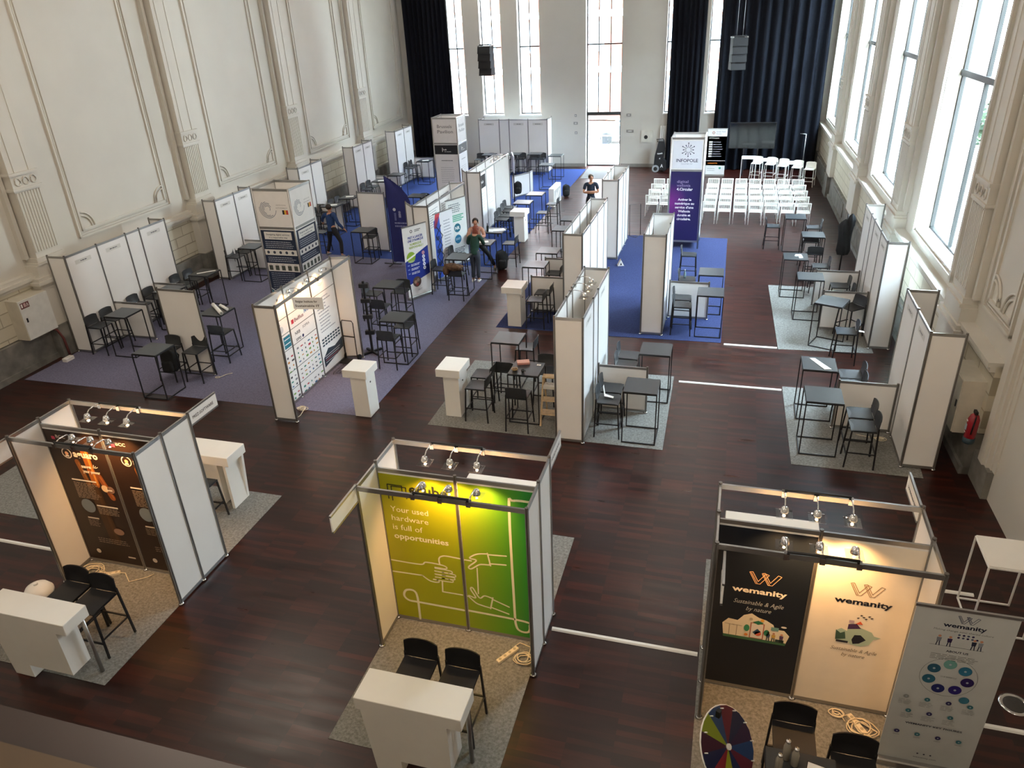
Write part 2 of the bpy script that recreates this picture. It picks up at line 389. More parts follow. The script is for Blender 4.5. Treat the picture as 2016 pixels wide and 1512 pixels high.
# --- long wall with the tall windows
wins = [17.05+6.1*k for k in range(0, 4)]; HW = 1.64; ZS, ZT = 2.36, 9.5
mb = MB()
ys = [-5.0]
for c in wins: ys += [c-HW, c+HW]
ys.append(FY)
for i in range(0, len(ys), 2): mb.box((RX, ys[i], 0), (RX+0.75, ys[i+1], TOP), PLASTER)
for c in wins: mb.box((RX, c-HW, 0), (RX+0.75, c+HW, ZS), PLASTER); mb.box((RX, c-HW, ZT), (RX+0.75, c+HW, TOP), PLASTER)
mb.box((RX-0.12, 11.9, 0.8), (RX, FY, 2.0), BLOCKS)
mb.box((RX-0.2, 11.9, 1.9), (RX, FY, 1.98), PLASTER); mb.box((RX-0.24, 11.9, 1.98), (RX, FY, 2.06), PLASTER)
struct(mb, 'wall_right')
mb = MB(); mb.box((RX-0.2, 11.9, 0), (RX, FY, 0.78), STONE); mb.box((RX-0.25, 11.9, 0), (RX, FY, 0.14), STONE)
for k in range(0, 4):
    c = 14.1+6.1*k
    mb.box((RX-0.34, c-0.5, 0), (RX, c+0.5, 0.8), STONE); mb.cyl((RX-0.34, c, 0), (RX-0.34, c, 0.8), 0.0+0.36, STONE, n=20) if False else None
for k in range(0, 4):                            # shallow stone panels between the piers
    c = 17.1+6.1*k; mb.box((RX-0.23, c-1.4, 0.22), (RX-0.2, c+1.4, 0.7), STONE)
struct(mb, 'baseboard_right')
mb = MB()
for k in range(0, 4): pilaster(mb, RX, 14.1+6.1*k, -1, d=0.22)
frame_rect(mb, RX, 11.95, 13.35, 2.46, 10.4, -1, 0, PLASTER); corner_arc(mb, RX, 12.15, 2.66, 1, 1, -1, PLASTER); corner_arc(mb, RX, 13.15, 2.66, -1, 1, -1, PLASTER)
for c in wins:
    for y in (c-HW-0.12, c+HW+0.02): mb.box((RX-0.06, y, ZS-0.12), (RX, y+0.1, ZT), PLASTER)
    mb.box((RX-0.06, c-HW-0.12, ZS-0.16), (RX, c+HW+0.12, ZS-0.05), PLASTER)
struct(mb, 'trim_3')
SILL = M('white_sill', '#e6e6e4', rough=0.4)
for i, c in enumerate(wins):
    mb = MB(); x = RX+0.3
    for y in (c-HW, c+HW-0.06): mb.box((x-0.03, y, ZS), (x+0.05, y+0.06, ZT), FRAME)
    mb.box((x-0.03, c-0.03, ZS), (x+0.05, c+0.03, ZT), FRAME)
    mb.box((x-0.03, c-HW, ZS), (x+0.05, c+HW, ZS+0.06), FRAME)
    mb.box((x-0.06, c-HW, 5.62), (x+0.06, c+HW, 5.74), FRAME); mb.box((x-0.03, c-HW, ZT-0.08), (x+0.05, c+HW, ZT), FRAME)
    o = struct(mb, 'window_%d' % (i+1))
    g = MB().box((x, c-HW+0.05, ZS+0.05), (x+0.012, c+HW-0.05, ZT-0.05), GLASS).build('pane', o)
    g = MB().box((RX-0.02, c-HW+0.003, ZS-0.02), (x-0.03, c+HW-0.003, ZS+0.015), SILL).build('window_sill', o)
# --- end wall: high narrow windows and the glazed street door
openings = [(-13.35, -12.45, 2.5, 9.5), (-11.6, -10.55, 2.5, 9.5), (-9.72, -8.66, 2.5, 9.5), (-6.42, -4.72, 0, 9.5), (-2.7, -1.7, 2.5, 9.5), (-0.8, 0.2, 2.5, 9.5)]
mb = MB(); xs = [-16.1]
for a, b, z0, z1 in openings:
    mb.box((xs[-1], FY, 0), (a, FY+0.55, TOP), PLASTER_END)
    if z0 > 0: mb.box((a, FY, 0), (b, FY+0.55, z0), PLASTER_END)
    mb.box((a, FY, z1), (b, FY+0.55, TOP), PLASTER_END); xs.append(b)
mb.box((xs[-1], FY, 0), (5.3, FY+0.55, TOP), PLASTER_END)
struct(mb, 'wall_far')
mb = MB(); mb.box((-16, FY-0.03, 0), (-6.46, FY, 0.16), M('grey_skirting', '#8f8d88', rough=0.6)); mb.box((-4.68, FY-0.03, 0), (5, FY, 0.16), M('grey_skirting', '#8f8d88'))
struct(mb, 'baseboard_far')
for i, (a, b, z0, z1) in enumerate(openings):
    mb = MB(); y = FY+0.32
    for x in (a, b-0.05): mb.box((x, y-0.03, z0), (x+0.05, y+0.05, z1), FRAME)
    cols = [(a+b)/2] if b-a < 1.3 else [a+(b-a)/3, a+2*(b-a)/3]
    zb = 2.5
    for x in cols: mb.box((x-0.02, y-0.03, zb), (x+0.02, y+0.05, z1), FRAME)
    mb.box((a, y-0.03, zb), (b, y+0.05, zb+0.06), FRAME); mb.box((a, y-0.04, 5.55), (b, y+0.05, 5.61), FRAME); mb.box((a, y-0.03, z1-0.06), (b, y+0.05, z1), FRAME)
    o = struct(mb, 'window_%d' % (i+5))
    MB().box((a+0.04, y, zb+0.05), (b-0.04, y+0.012, z1-0.05), GLASS).build('pane', o)
    if z0 > 0: MB().box((a-0.04, FY-0.05, z0-0.05), (b+0.04, y-0.03, z0+0.01), SILL).build('window_sill', o)
mb = MB(); a, b = -6.42, -4.72; y = FY+0.32
for x in (a, b-0.07): mb.box((x, y-0.04, 0), (x+0.07, y+0.05, 2.5), FRAME)
mb.box((a, y-0.04, 2.4), (b, y+0.05, 2.5), FRAME); mb.box((a, y-0.04, 0), (b, y+0.05, 0.05), FRAME)
o = struct(mb, 'door_1'); MB().box((a+0.06, y, 0.05), (b-0.06, y+0.012, 2.4), GLASS).build('pane', o)
# --- pier and wooden door near the camera on the window side
mb = MB(); mb.box((RX-0.02, 11.15, 0.5), (RX+0.35, 11.9, TOP), PLASTER)
for d, wd in ((0.04, 0.5), (0.09, 0.36), (0.13, 0.2)): mb.box((RX-d, 11.52-wd/2, 0.5), (RX, 11.52+wd/2, TOP), PLASTER)
mb.box((RX-0.1, 11.2, 0), (RX+0.3, 11.9, 0.5), STONE)
struct(mb, 'trim_4')
mb = MB(); X = RX+0.33
mb.box((X-0.12, 10.95, 0), (X+0.1, 11.15, 4.0), WOOD_D); mb.box((X-0.06, 8.6, 0), (X+0.02, 10.95, 3.9), WOOD_D)
mb.box((X-0.12, 8.4, 3.85), (X+0.1, 11.15, 4.1), WOOD_D); mb.box((X-0.12, 8.4, 0), (X+0.1, 8.6, 4.0), WOOD_D)
for y0, y1 in ((9.9, 10.8), (8.75, 9.65)):
    for z0, z1 in ((0.25, 1.25), (1.45, 3.5)):
        mb.box((X-0.09, y0, z0), (X-0.06, y1, z1), WOOD_D); mb.box((X-0.105, y0+0.12, z0+0.12), (X-0.09, y1-0.12, z1-0.12), WOOD_D)
struct(mb, 'door_2')
mb = MB(); mb.box((-16, -0.5, 6.0), (7, 0.58, 6.3), M('balcony_oak', '#26120a', rough=0.35, noise=0.25, nscale=3)); mb.box((-16, -0.5, 6.3), (7, 0.518, 6.312), M('balcony_oak_inlay', '#453216', rough=0.4, noise=0.12, nscale=3))
mb.box((-16, 0.30, 5.0), (7, 0.5, 6.0), PLASTER)
struct(mb, 'trim_5', room=False)

# --- outside: street, facades, railing
OUTG = M('pale_paving', '#c9c7c2', rough=0.8)
o = MB().box((-60, 38.4, -0.25), (60, 90, -0.1), OUTG).build('street'); o['kind'] = 'structure'
o = MB().box((5.9, -20, -0.25), (60, 38.4, -0.1), M('dark_asphalt', '#3a3c3d', rough=0.9)).build('side_street'); o['kind'] = 'structure'
def facade(name, x0, x1, y, h, label, cols, alongx=True, n=8, seed=1):
    rnd = random.Random(seed)
    t = thing(name, label, 'building')
    def bx(m_, a, b, z0, z1, d0, d1, mat):
        if alongx: m_.box((a, y+d0, z0), (b, y+d1, z1), mat)
        else: m_.box((y+d0, a, z0), (y+d1, b, z1), mat)
    mb = MB(); bx(mb, x0, x1, 0, h, 0.3, 4, cols[0]); mb.build('wall', t)
    st = (x1-x0)/n
    for fl in range(int(h//3.4)):
        z = 0.4+fl*3.4
        mb = MB(); bx(mb, x0, x1, z+2.7, z+3.1, 0.0, 0.3, cols[2]); mb.build('floor_band', t)
    for i in range(n+1):
        mb = MB(); bx(mb, x0+i*st-0.45, x0+i*st+0.45, 0, h, 0.05, 0.3, cols[1]); mb.build('brick_pier', t)
    for i in range(n):
        for fl in range(int(h//3.4)):
            z = 0.4+fl*3.4; a = x0+(i+0.5)*st
            mb = MB(); bx(mb, a-0.5, a+0.5, z+0.6, z+2.4, 0.2, 0.32, cols[3]); mb.build('window', t)
    return t
BRICK = M('orange_brick', '#6e3320', rough=0.8, noise=0.25, nscale=2); BRICK2 = M('pale_brick', '#8a5a48', rough=0.8, noise=0.15, nscale=2)
STUC = M('pale_stucco', '#d9d6d0', rough=0.8, noise=0.04); DGL = M('dull_street_glass', '#7f8b94', rough=0.2)
facade('brick_building', -26, 12, 54, 17, 'orange brick building across the street behind the narrow end windows', (BRICK2, BRICK, STUC, DGL), n=15)
facade('pale_building', -10, 42, 17, 15, 'pale building across the side street beyond the tall windows', (M('grey_render', '#2e3435', rough=0.8), M('teal_shutters', '#262d2e', rough=0.8), M('grey_band', '#3d4243', rough=0.8), M('dark_street_glass', '#1c2326', rough=0.15)), alongx=False, n=16, seed=2)
t = thing('street_railing', 'thin black railing outside the street door', 'railing', (0, 41.5, -0.1))
MB().cyl((-9, 0, 1.0), (-2, 0, 1.0), 0.03, WMETAL).build('top_rail', t); MB().cyl((-9, 0, 0.55), (-2, 0, 0.55), 0.02, WMETAL).build('middle_rail', t)
for i in range(8): MB().cyl((-9+i, 0, 0), (-9+i, 0, 1.0), 0.02, WMETAL, n=6).build('post', t)
t = thing('parked_car', 'dark grey car parked outside the street door', 'car', (-5.9, 45.5, -0.1), 0.05)
CARP = M('grey_car_paint', '#4d5157', rough=0.3, metal=0.5); mb = MB()
prof = [(-2.2, 0.35), (-2.25, 0.75), (-2.1, 0.95), (-1.2, 1.02), (-0.5, 1.45), (0.9, 1.47), (1.6, 1.05), (2.15, 0.95), (2.25, 0.6), (2.2, 0.35)]
mb.prism(prof, -0.85, 0.85, CARP, ((0,0,0), (1,0,0), (0,0,1), (0,1,0))); mb.build('body', t)
mb = MB().prism([(-0.95, 1.05), (-0.45, 1.38), (0.85, 1.4), (1.35, 1.05)], -0.87, 0.87, DGL, ((0,0,0), (1,0,0), (0,0,1), (0,1,0))); mb.build('side_window', t)
for x in (-1.4, 1.4):
    for yy in (-0.8, 0.8): MB().cyl((x, yy-0.1, 0.33), (x, yy+0.1, 0.33), 0.33, BLACK, n=18).build('wheel', t)
for k, (x, y) in enumerate(((7.6, 12), (8.2, 18.5), (7.9, 25), (8.0, 31))):
    t = thing('street_tree', 'green street tree outside the tall windows, %s along the side street' % ('first', 'second', 'third', 'last')[k], 'tree', (x, y, -0.1), 0, 'trees in the side street')
    MB().cyl((0,0,0), (0.1,0,2.6), 0.09, M('bark', '#4d4034', rough=0.9), 0.05).build('trunk', t)
    rnd = random.Random(k); mb = MB(); LEAF = M('leaf_green', '#33442a', rough=0.7, noise=0.3, nscale=10)
    for i in range(420):
        a, b_, r = rnd.uniform(0, 2*PI), rnd.uniform(-1, 1), rnd.uniform(0.4, 1.0)
        p = Vector((math.cos(a)*math.sqrt(1-b_*b_)*r*0.9, math.sin(a)*math.sqrt(1-b_*b_)*r*0.9, 3.1+b_*r*1.1)); q = Vector((rnd.uniform(-1,1), rnd.uniform(-1,1), rnd.uniform(-1,1))).normalized()*0.13; s2 = q.orthogonal().normalized()*0.07
        mb.add([p-q, p+s2, p+q, p-s2], [(0,1,2,3)], LEAF)
    mb.build('foliage', t)

# --- curtains
def curtain(x0, x1, y, z1, label, depth=0.16, pitch=0.3, z0=0.03):
    mb = MB(); n = int((x1-x0)/pitch*6); rows = []
    rnd = random.Random(int(x0*10)); ph = [rnd.uniform(0.8, 1.25) for _ in range(400)]
    def yy(i, z): 
        a = i/6; k = int(a); return y - depth*0.5*(1-math.cos(2*PI*(a-k)))*ph[k] - 0.03*math.sin(z*0.7+k)
    for z in [z0+(z1-z0)*j/10 for j in range(11)]:
        rows.append([(x0+(x1-x0)*i/n+0.03*math.sin(i*0.9+z*0.3), yy(i, z), z) for i in range(n+1)])
    mb.grid(rows, CURT)
    for r in (rows,): mb.grid([[(p[0], p[1]+0.012, p[2]) for p in q] for q in r], CURT)
    o = mb.build('curtain', None, (0,0,0), TH); return tag(o, label, 'curtain')
curtain(-15.35, -13.05, 37.45, 10.6, 'dark navy floor-length curtain in the corner beside the panelled wall', pitch=0.24)
curtain(-2.5, -0.98, 37.45, 10.6, 'narrow dark navy curtain between the street door and the bright window slit', pitch=0.22)
curtain(-0.36, 4.25, 37.4, 10.6, 'wide dark navy curtain behind the big black screen', depth=0.26, pitch=0.42)

# ================================================================ CARPETS
def carpet(poly, mat, label, z=0.006, name='carpet'):
    mb = MB().prism(poly, 0.001, z, mat)
    return tag(mb.build(name), label, 'carpet')
carpet([(-3.85, 4.8), (-1.85, 4.8), (-1.85, 8.9), (-3.85, 8.9)], GREYF, 'grey felt carpet under the lime green booth')
carpet([(-8.97, 4.8), (-6.95, 4.8), (-6.95, 8.9), (-8.97, 8.9)], GREYF, 'grey felt carpet under the booth with the brown cactus posters')
carpet([(0.12, 4.2), (2.2, 4.2), (2.2, 8.85), (0.12, 8.85)], GREYF, 'grey felt carpet under the booth with navy and cream posters')
carpet([(1.42, 11.7), (3.5, 11.7), (3.62, 14.7), (1.38, 14.7)], GREYF, 'light grey carpet under the two tables by the window wall, closest to the camera')
carpet([(1.36, 16.62), (3.4, 16.75), (3.36, 21.05), (1.24, 21.05)], GREYF, 'light grey carpet under the longer stand by the window wall')
carpet([(-5.38, 11.7), (-0.79, 11.7), (-0.84, 14.75), (-5.4, 14.75)], GREYF, 'grey carpet under the near end of the middle partition')
carpet([(-2.72, 16.68), (0.08, 16.75), (0.02, 25.6), (-3.7, 25.6), (-3.8, 20), (-2.72, 20)], BLUEF, 'royal blue carpet around the tall purple tower')
carpet([(-5.5, 16.75), (-2.72, 16.75), (-2.72, 20.0), (-3.8, 20.0), (-3.8, 20.6), (-5.5, 20.6)], BLUEF, 'dark blue carpet beside the aisle under small tables', z=0.005)
carpet([(-15.55, 11.75), (-6.72, 11.75), (-6.85, 21.4), (-15.4, 22.2)], LAVF, 'large lavender grey carpet along the panelled wall')
carpet([(-15.4, 22.21), (-6.85, 21.41), (-6.99, 37.0), (-15.2, 37.0)], BLUEF2, 'bright blue carpet at the far end of the panelled wall')
carpet([(-6.85, 34.8), (-5.5, 34.85), (-5.55, 37.1), (-6.95, 37.0)], M('door_mat_grey', '#6e6c6a', rough=0.95), 'grey entrance mat inside the street door', name='door_mat', z=0.009)

# ================================================================ MODULAR STAND WALLS
H = 2.5
def stand(name, label, segs, posts, beams=(), group=None, h=H, arts=None, feet=True, panel_mat=None):
    """segs: (x0, y0, x1, y1[, height]) one infill panel each; posts: (x, y[, height]); beams: (x0,y0,x1,y1,z)"""
    cx = sum(p[0] for p in posts)/len(posts); cy = sum(p[1] for p in posts)/len(posts)
    t = thing(name, label, 'exhibition stand' if h > 2.2 else 'partition', (cx, cy, 0), 0, group)
    L = lambda x, y, z: (x-cx, y-cy, z)
    for s in segs:
        hh = s[4] if len(s) > 4 else h
        mb = MB(); mb.beam(L(s[0], s[1], hh/2), L(s[2], s[3], hh/2), 0.012, hh-0.08, panel_mat or PANEL); mb.build('panel', t)
        MB().beam(L(s[0], s[1], hh-0.03), L(s[2], s[3], hh-0.03), 0.022, 0.05, ALU).build('top_rail', t); MB().beam(L(s[0], s[1], 0.045), L(s[2], s[3], 0.045), 0.022, 0.05, ALU).build('bottom_rail', t)
    for p in posts:
        hh = p[2] if len(p) > 2 else h; x, y, _ = L(p[0], p[1], 0)
        mb = MB(); mb.cyl((x, y, 0.012), (x, y, hh+0.02), 0.021, ALU_D, n=8, smooth=False)
        for k in range(4): a = PI/4+k*PI/2; mb.beam((x+0.02*math.cos(a), y+0.02*math.sin(a), 0.02), (x+0.02*math.cos(a), y+0.02*math.sin(a), hh), 0.008, 0.008, ALU)
        mb.build('post', t)
        if feet: MB().cyl((x, y, 0.0095), (x, y, 0.03), 0.045, CHROME, r1=0.03, n=14).build('foot', t)
    for b in beams:
        z = b[4] if len(b) > 4 else h-0.03
        MB().beam(L(b[0], b[1], z), L(b[2], b[3], z), 0.025, 0.06, ALU).build('crossbeam', t)
    t['_c'] = (cx, cy)
    return t
def put_art(art, t, name='printed_panel'):
    cx, cy = t['_c']; art.v = [(v[0]-cx, v[1]-cy, v[2]) for v in art.v]; return art.build(name, t)
def name_strip(t, u, along, at, z=2.22, n=(1, 0), w=0.5):
    """pale vinyl name strip with grey print near the top of a panel. along 'y' on plane x=at or 'x' on plane y=at"""
    if along == 'y': a = Art((at+0.009*n[0], u-w/2*n[0] if False else u-w/2, z), (0,1,0) , (0,0,1), (n[0],0,0))
    else: a = Art((u-w/2, at+0.009*n[1], z), (1,0,0), (0,0,1), (0,n[1],0))
    a.rect(0, 0, w, 0.1, '#dddcd6'); a.up(); x = 0.12+random.random()*0.05
    while x < w-0.14: q = random.uniform(0.03, 0.08); a.rect(x, 0.04, min(x+q, w-0.12), 0.062, '#55555a'); x += q+0.012
    put_art(a, t, 'name_strip')
def fascia(name, label, x, y0, y1, txts, side, z0=2.3, z1=2.51):
    t = thing(name, label, 'sign', (x, (y0+y1)/2, z0))
    L_ = abs(y1-y0); MB().box((-0.008, -L_/2, 0), (0.008, L_/2, z1-z0), PANEL).build('sign_board', t)
    MB().box((-0.012, -L_/2, -0.012), (0.012, L_/2, 0.012), ALU).build('bottom_rail', t); MB().box((-0.012, -L_/2, z1-z0-0.012), (0.012, L_/2, z1-z0+0.012), ALU).build('top_rail', t)
    a = Art((0.009*side, -L_/2 if side > 0 else L_/2, 0), (0, side, 0), (0,0,1), (side,0,0)); n = len(txts)
    for i, s_ in enumerate(txts): a.text(s_, L_*0.12, (z1-z0)*(0.36 if n == 1 else (0.56, 0.22)[i]), L_*0.74, '#2b2b2e', bold=0.01, height=0.045 if n == 1 else 0.04)
    a.build('lettering', t)
# clip-on halogen floods
def make_flood():
    t = thing('flood_lamp', '', 'lamp')
    mb = MB(); mb.box((-0.025, -0.03, -0.035), (0.025, 0.03, 0.035), CHROME); mb.build('clamp', t)
    MB().tube([(0,0,0.02), (0,0.08,0.05), (0,0.2,0.04), (0,0.25,0.0)], 0.008, CHROME).build('arm', t)
    mb = MB(); mb.lathe([(0.02, 0.03), (0.035, 0.02), (0.045, -0.02), (0.05, -0.035)], (0, 0.26, -0.02), CHROME, 12); mb.sph((0, 0.26, -0.045), 0.018, M('halogen_glow', '#ffd9a0', emit=12)); mb.build('reflector', t)
    mb = MB(); mb.box((-0.085, 0.175, -0.085), (0.085, 0.345, -0.081), LGLASS); mb.build('glass_shield', t)
    return t
def kids(o): return [c for c in bpy.data.objects if c.parent == o]
TREE = {}
def tree(root):
    def rec(o): return (o, [rec(c) for c in kids(o)])
    TREE[root.name] = rec(root)
def dup(root, loc, rz, label, group=None):
    def cp(n, par):
        c = n[0].copy(); COL.objects.link(c)
        if par: c.parent = par
        for ch in n[1]: cp(ch, c)
        return c
    r = cp(TREE[root.name], None); r.location = loc; r.rotation_euler = (0, 0, rz); r['label'] = label
    if group: r['group'] = group
    return r
USED = set()
def place(root, loc, rz, label, group=None):
    if root.name not in TREE: tree(root)
    if root.name in USED: return dup(root, loc, rz, label, group)
    USED.add(root.name); root.location = loc; root.rotation_euler = (0, 0, rz); root['label'] = label
    if group: root['group'] = group
    return root
flood0 = make_flood()
def flood(x, y, z, rz, label, power, group, tilt=0.9):
    f = place(flood0, (x, y, z), rz, label, group)
    if power:
        d = bpy.data.lights.new('flood_beam', 'SPOT'); d.energy = power; d.color = (1.0, 0.52, 0.19); d.spot_size = 2.2; d.spot_blend = 0.9; d.shadow_soft_size = 0.04
        o = bpy.data.objects.new('flood_beam', d); COL.objects.link(o)
        o.location = (x - math.sin(rz)*0.26, y + math.cos(rz)*0.26, z-0.09)
        dr = Vector((-math.sin(rz)*math.sin(tilt*0.45), math.cos(rz)*math.sin(tilt*0.45), -math.cos(tilt*0.45)))
        o.rotation_euler = dr.to_track_quat('-Z', 'Y').to_euler()
ORD = ('first', 'middle', 'last')
def flood_row(x0, x1, y, fr, rz, what, power, alongx=True):
    MBt = MB()
    a, b = x0+(x1-x0)*fr[0], x0+(x1-x0)*fr[2]
    for i, f in enumerate(fr):
        p = x0+(x1-x0)*f; loc = (p, y, 2.47) if alongx else (y, p, 2.47)
        flood(*loc, rz, 'chrome flood lamp, %s of three on the %s' % (ORD[i], what), power, 'flood lamps on the '+what)
    mb = MB(); mb.tube([(a, y-0.01, 2.52), ((a+b)/2, y+0.01, 2.515), (b, y, 2.52)] if alongx else [(y, a, 2.52), (y+0.01, (a+b)/2, 2.515), (y, b, 2.52)], 0.014, BLACK)
    o = mb.build('lamp_cable'); tag(o, 'black lamp cable strapped along the '+what, 'cable')

# ---- the three booths in front: two metres wide, half-metre wings front and back of a printed partition
def booth(x0, x1, ya, yb, yc, name, label, left=(1, 1), right=(1, 1)):
    xm = (x0+x1)/2; segs = [(x0, yb, xm, yb, 2.43), (xm, yb, x1, yb, 2.43)]
    for x, fl in ((x0, left), (x1, right)):
        if fl[0]: segs.append((x, ya, x, yb))
        if fl[1]: segs.append((x, yb, x, yc))
    return stand(name, label, segs, [(x0, ya), (x1, ya), (x0, yb), (x1, yb), (x0, yc), (x1, yc), (xm, yb, 2.43)], [(x0, ya, x1, ya), (x0, yc, x1, yc)])
# lime booth
E0, E1, EA, EB, EC = -3.83, -1.81, 6.21, 6.73, 7.26
t = booth(E0, E1, EA, EB, EC, 'exhibition_booth', 'metal framed booth with lime green printed wall and drawn hands')
def ecube_art():
    a = Art((E0+0.02, EB-0.009, 0.07), (1,0,0), (0,0,1), (0,-1,0)); 
    g = bpy.data.materials.new('lime_gradient_print'); g.use_nodes = True; n = g.node_tree; b = n.nodes['Principled BSDF']
    tcn = n.nodes.new('ShaderNodeTexCoord'); sp = n.nodes.new('ShaderNodeSeparateXYZ'); n.links.new(tcn.outputs['Object'], sp.inputs[0])
    mr = n.nodes.new('ShaderNodeMapRange'); mr.inputs[1].default_value = -1.0; mr.inputs[2].default_value = 1.05; n.links.new(sp.outputs['X'], mr.inputs[0])
    r = n.nodes.new('ShaderNodeValToRGB'); e = r.color_ramp.elements; e[0].position = 0; e[0].color = lin('#a5a50c'); e[1].position = 1.0; e[1].color = lin('#178038')
    q = e.new(0.45); q.color = lin('#a0ac18'); q = e.new(0.75); q.color = lin('#62a324'); q = e.new(0.9); q.color = lin('#2c9034')
    n.links.new(mr.outputs[0], r.inputs[0]); n.links.new(r.outputs[0], b.inputs['Base Color']); b.inputs['Roughness'].default_value = 0.4
    W = E1-E0-0.04; a.rect(0, 0, 0.975, 2.28, g); a.rect(1.015, 0, W, 2.28, g); a.up(); C = '#f0eccb'; K = 0.02; D = -0.07
    def S(p): return [(u-0.02, v+D) for u, v in p]
    for s_, v, w_, bo in (('Your used', 1.80, 0.5, 0), ('hardware', 1.665, 0.49, 0), ('is full of', 1.525, 0.4, 0), ('opportunities', 1.385, 0.73, 0.022)): a.text(s_, 0.1, v+D, w_, C, bold=bo, height=0.085)
    a.curve(S([(0.03, 1.01), (0.43, 1.01), (0.51, 1.06), (0.72, 1.055), (0.79, 1.03), (0.77, 1.0), (0.63, 1.0)]), K, C)
    a.line(S([(0.03, 0.82), (0.44, 0.83)]), K, C); a.curve(S([(0.44, 0.83), (0.54, 0.76), (0.65, 0.755), (0.66, 0.79), (0.59, 0.795)]), K, C)
    for vv, u1 in ((0.985, 0.86), (0.935, 0.9), (0.885, 0.885), (0.84, 0.86)):
        a.curve(S([(0.63, vv), (u1-0.03, vv-0.005), (u1, vv-0.025), (u1-0.03, vv-0.045), (0.62, vv-0.045)]), K*0.8, C)
    a.curve(S([(0.7, 1.06), (0.7, 1.16), (0.77, 1.21), (0.9, 1.21), (0.98, 1.205)]), K, C); a.line(S([(1.04, 1.2), (1.13, 1.2)]), K, C)
    a.line(S([(0.71, 0.78), (0.7, 0.61), (0.97, 0.61)]), K, C); a.line(S([(1.03, 0.61), (1.06, 0.6)]), K, C)
    a.curve(S([(0.33, 0.06), (0.33, 0.43), (0.29, 0.54), (0.18, 0.53), (0.14, 0.43), (0.2, 0.36), (0.35, 0.355), (0.97, 0.35)]), K*1.6, C)
    a.curve(S([(1.04, 0.36), (1.78, 0.34), (1.85, 0.27), (1.83, 0.17), (1.73, 0.16), (1.67, 0.25), (1.66, 0.6), (1.66, 2.08), (1.71, 2.2), (1.94, 2.21)]), K*1.6, C)
    a.line(S([(1.59, 1.36), (1.36, 1.34)]), K, C); a.line(S([(1.58, 1.22), (1.37, 1.2)]), K, C)
    a.line(S([(1.35, 1.36), (1.38, 1.17)]), K, C); a.curve(S([(1.35, 1.35), (1.21, 1.32), (1.11, 1.24), (1.2, 1.22), (1.09, 1.1), (1.12, 1.07), (1.22, 1.15), (1.27, 1.17), (1.37, 1.18)]), K, C)
    a.line(S([(1.2, 1.1), (1.19, 0.68)]), K*0.8, C)
    a.curve(S([(1.37, 0.64), (1.27, 0.66), (1.2, 0.61), (1.12, 0.76), (1.09, 0.73), (1.15, 0.6), (1.05, 0.62), (1.14, 0.52), (1.22, 0.49), (1.34, 0.47)]), K, C); a.line(S([(1.38, 0.65), (1.34, 0.46)]), K, C)
    a.line(S([(1.38, 0.62), (1.59, 0.54)]), K, C); a.line(S([(1.36, 0.48), (1.58, 0.42)]), K, C)
    for o in (0, 0.05): a.line([(0.1+o, 1.92-o*0.4), (0.1+o, 2.13-o*0.4), (0.29+o, 2.13-o*0.4), (0.29+o, 1.97-o*0.4)], 0.014, '#20241a')
    a.text('ecube', 0.38, 2.03, 0.5, '#20241a', bold=0.03, height=0.15)
    return a
put_art(ecube_art(), t, 'printed_panel')
fascia('fascia_sign', 'cream sign board jutting out from the near corner post of the lime booth', E0, 6.2, 5.6, ['Ecubed Corporate Services'], -1)
fascia('fascia_sign', 'cream sign board jutting out from the rear corner post of the lime booth', E1, 7.27, 7.87, ['HARDWARE'], 1)
flood_row(E0, E1, EA, (0.35, 0.51, 0.675), 0, 'front beam of the lime booth', 12)
flood_row(E0, E1, EC, (0.26, 0.42, 0.59), PI, 'rear beam of the lime booth', 12)
# navy and cream booth
W0, W1, WA, WB, WC = 0.17, 2.20, 6.08, 6.6, 7.13
t = booth(W0, W1, WA, WB, WC, 'exhibition_booth', 'metal framed booth with one navy and one cream printed panel')
def wlogo(a, u, v, s_, col, wd=0.009):
    for k in (0, 1):
        o = k*0.47*s_
        a.line([(u+o, v+0.55*s_), (u+o+0.28*s_, v), (u+o+0.44*s_, v), (u+o+0.75*s_, v+0.5*s_), (u+o+0.62*s_, v+0.55*s_), (u+o+0.36*s_, v+0.12*s_), (u+o+0.12*s_, v+0.58*s_), (u+o, v+0.55*s_)], wd, col)
        a.line([(u+o+0.07*s_, v+0.52*s_), (u+o+0.33*s_, v+0.03*s_)], wd, col)
def script_line(a, txt, u, v, w_, col, h): a.text(txt, u, v, w_, col, bold=-0.004, height=h, shear=0.28)
def people_bits(a, u, v, s_, cols, dark='#26302c'):
    for k, (du, c) in enumerate(cols):
        x = u+du*s_; a.circ(x, v+0.165*s_, 0.02*s_, '#c98b6b', 10); a.poly([(x-0.03*s_, v+0.14*s_), (x+0.03*s_, v+0.14*s_), (x+0.025*s_, v+0.07*s_), (x-0.025*s_, v+0.07*s_)], c)
        a.line([(x-0.012*s_, v+0.07*s_), (x-0.02*s_, v)], 0.013*s_, dark); a.line([(x+0.012*s_, v+0.07*s_), (x+0.02*s_, v)], 0.013*s_, dark)
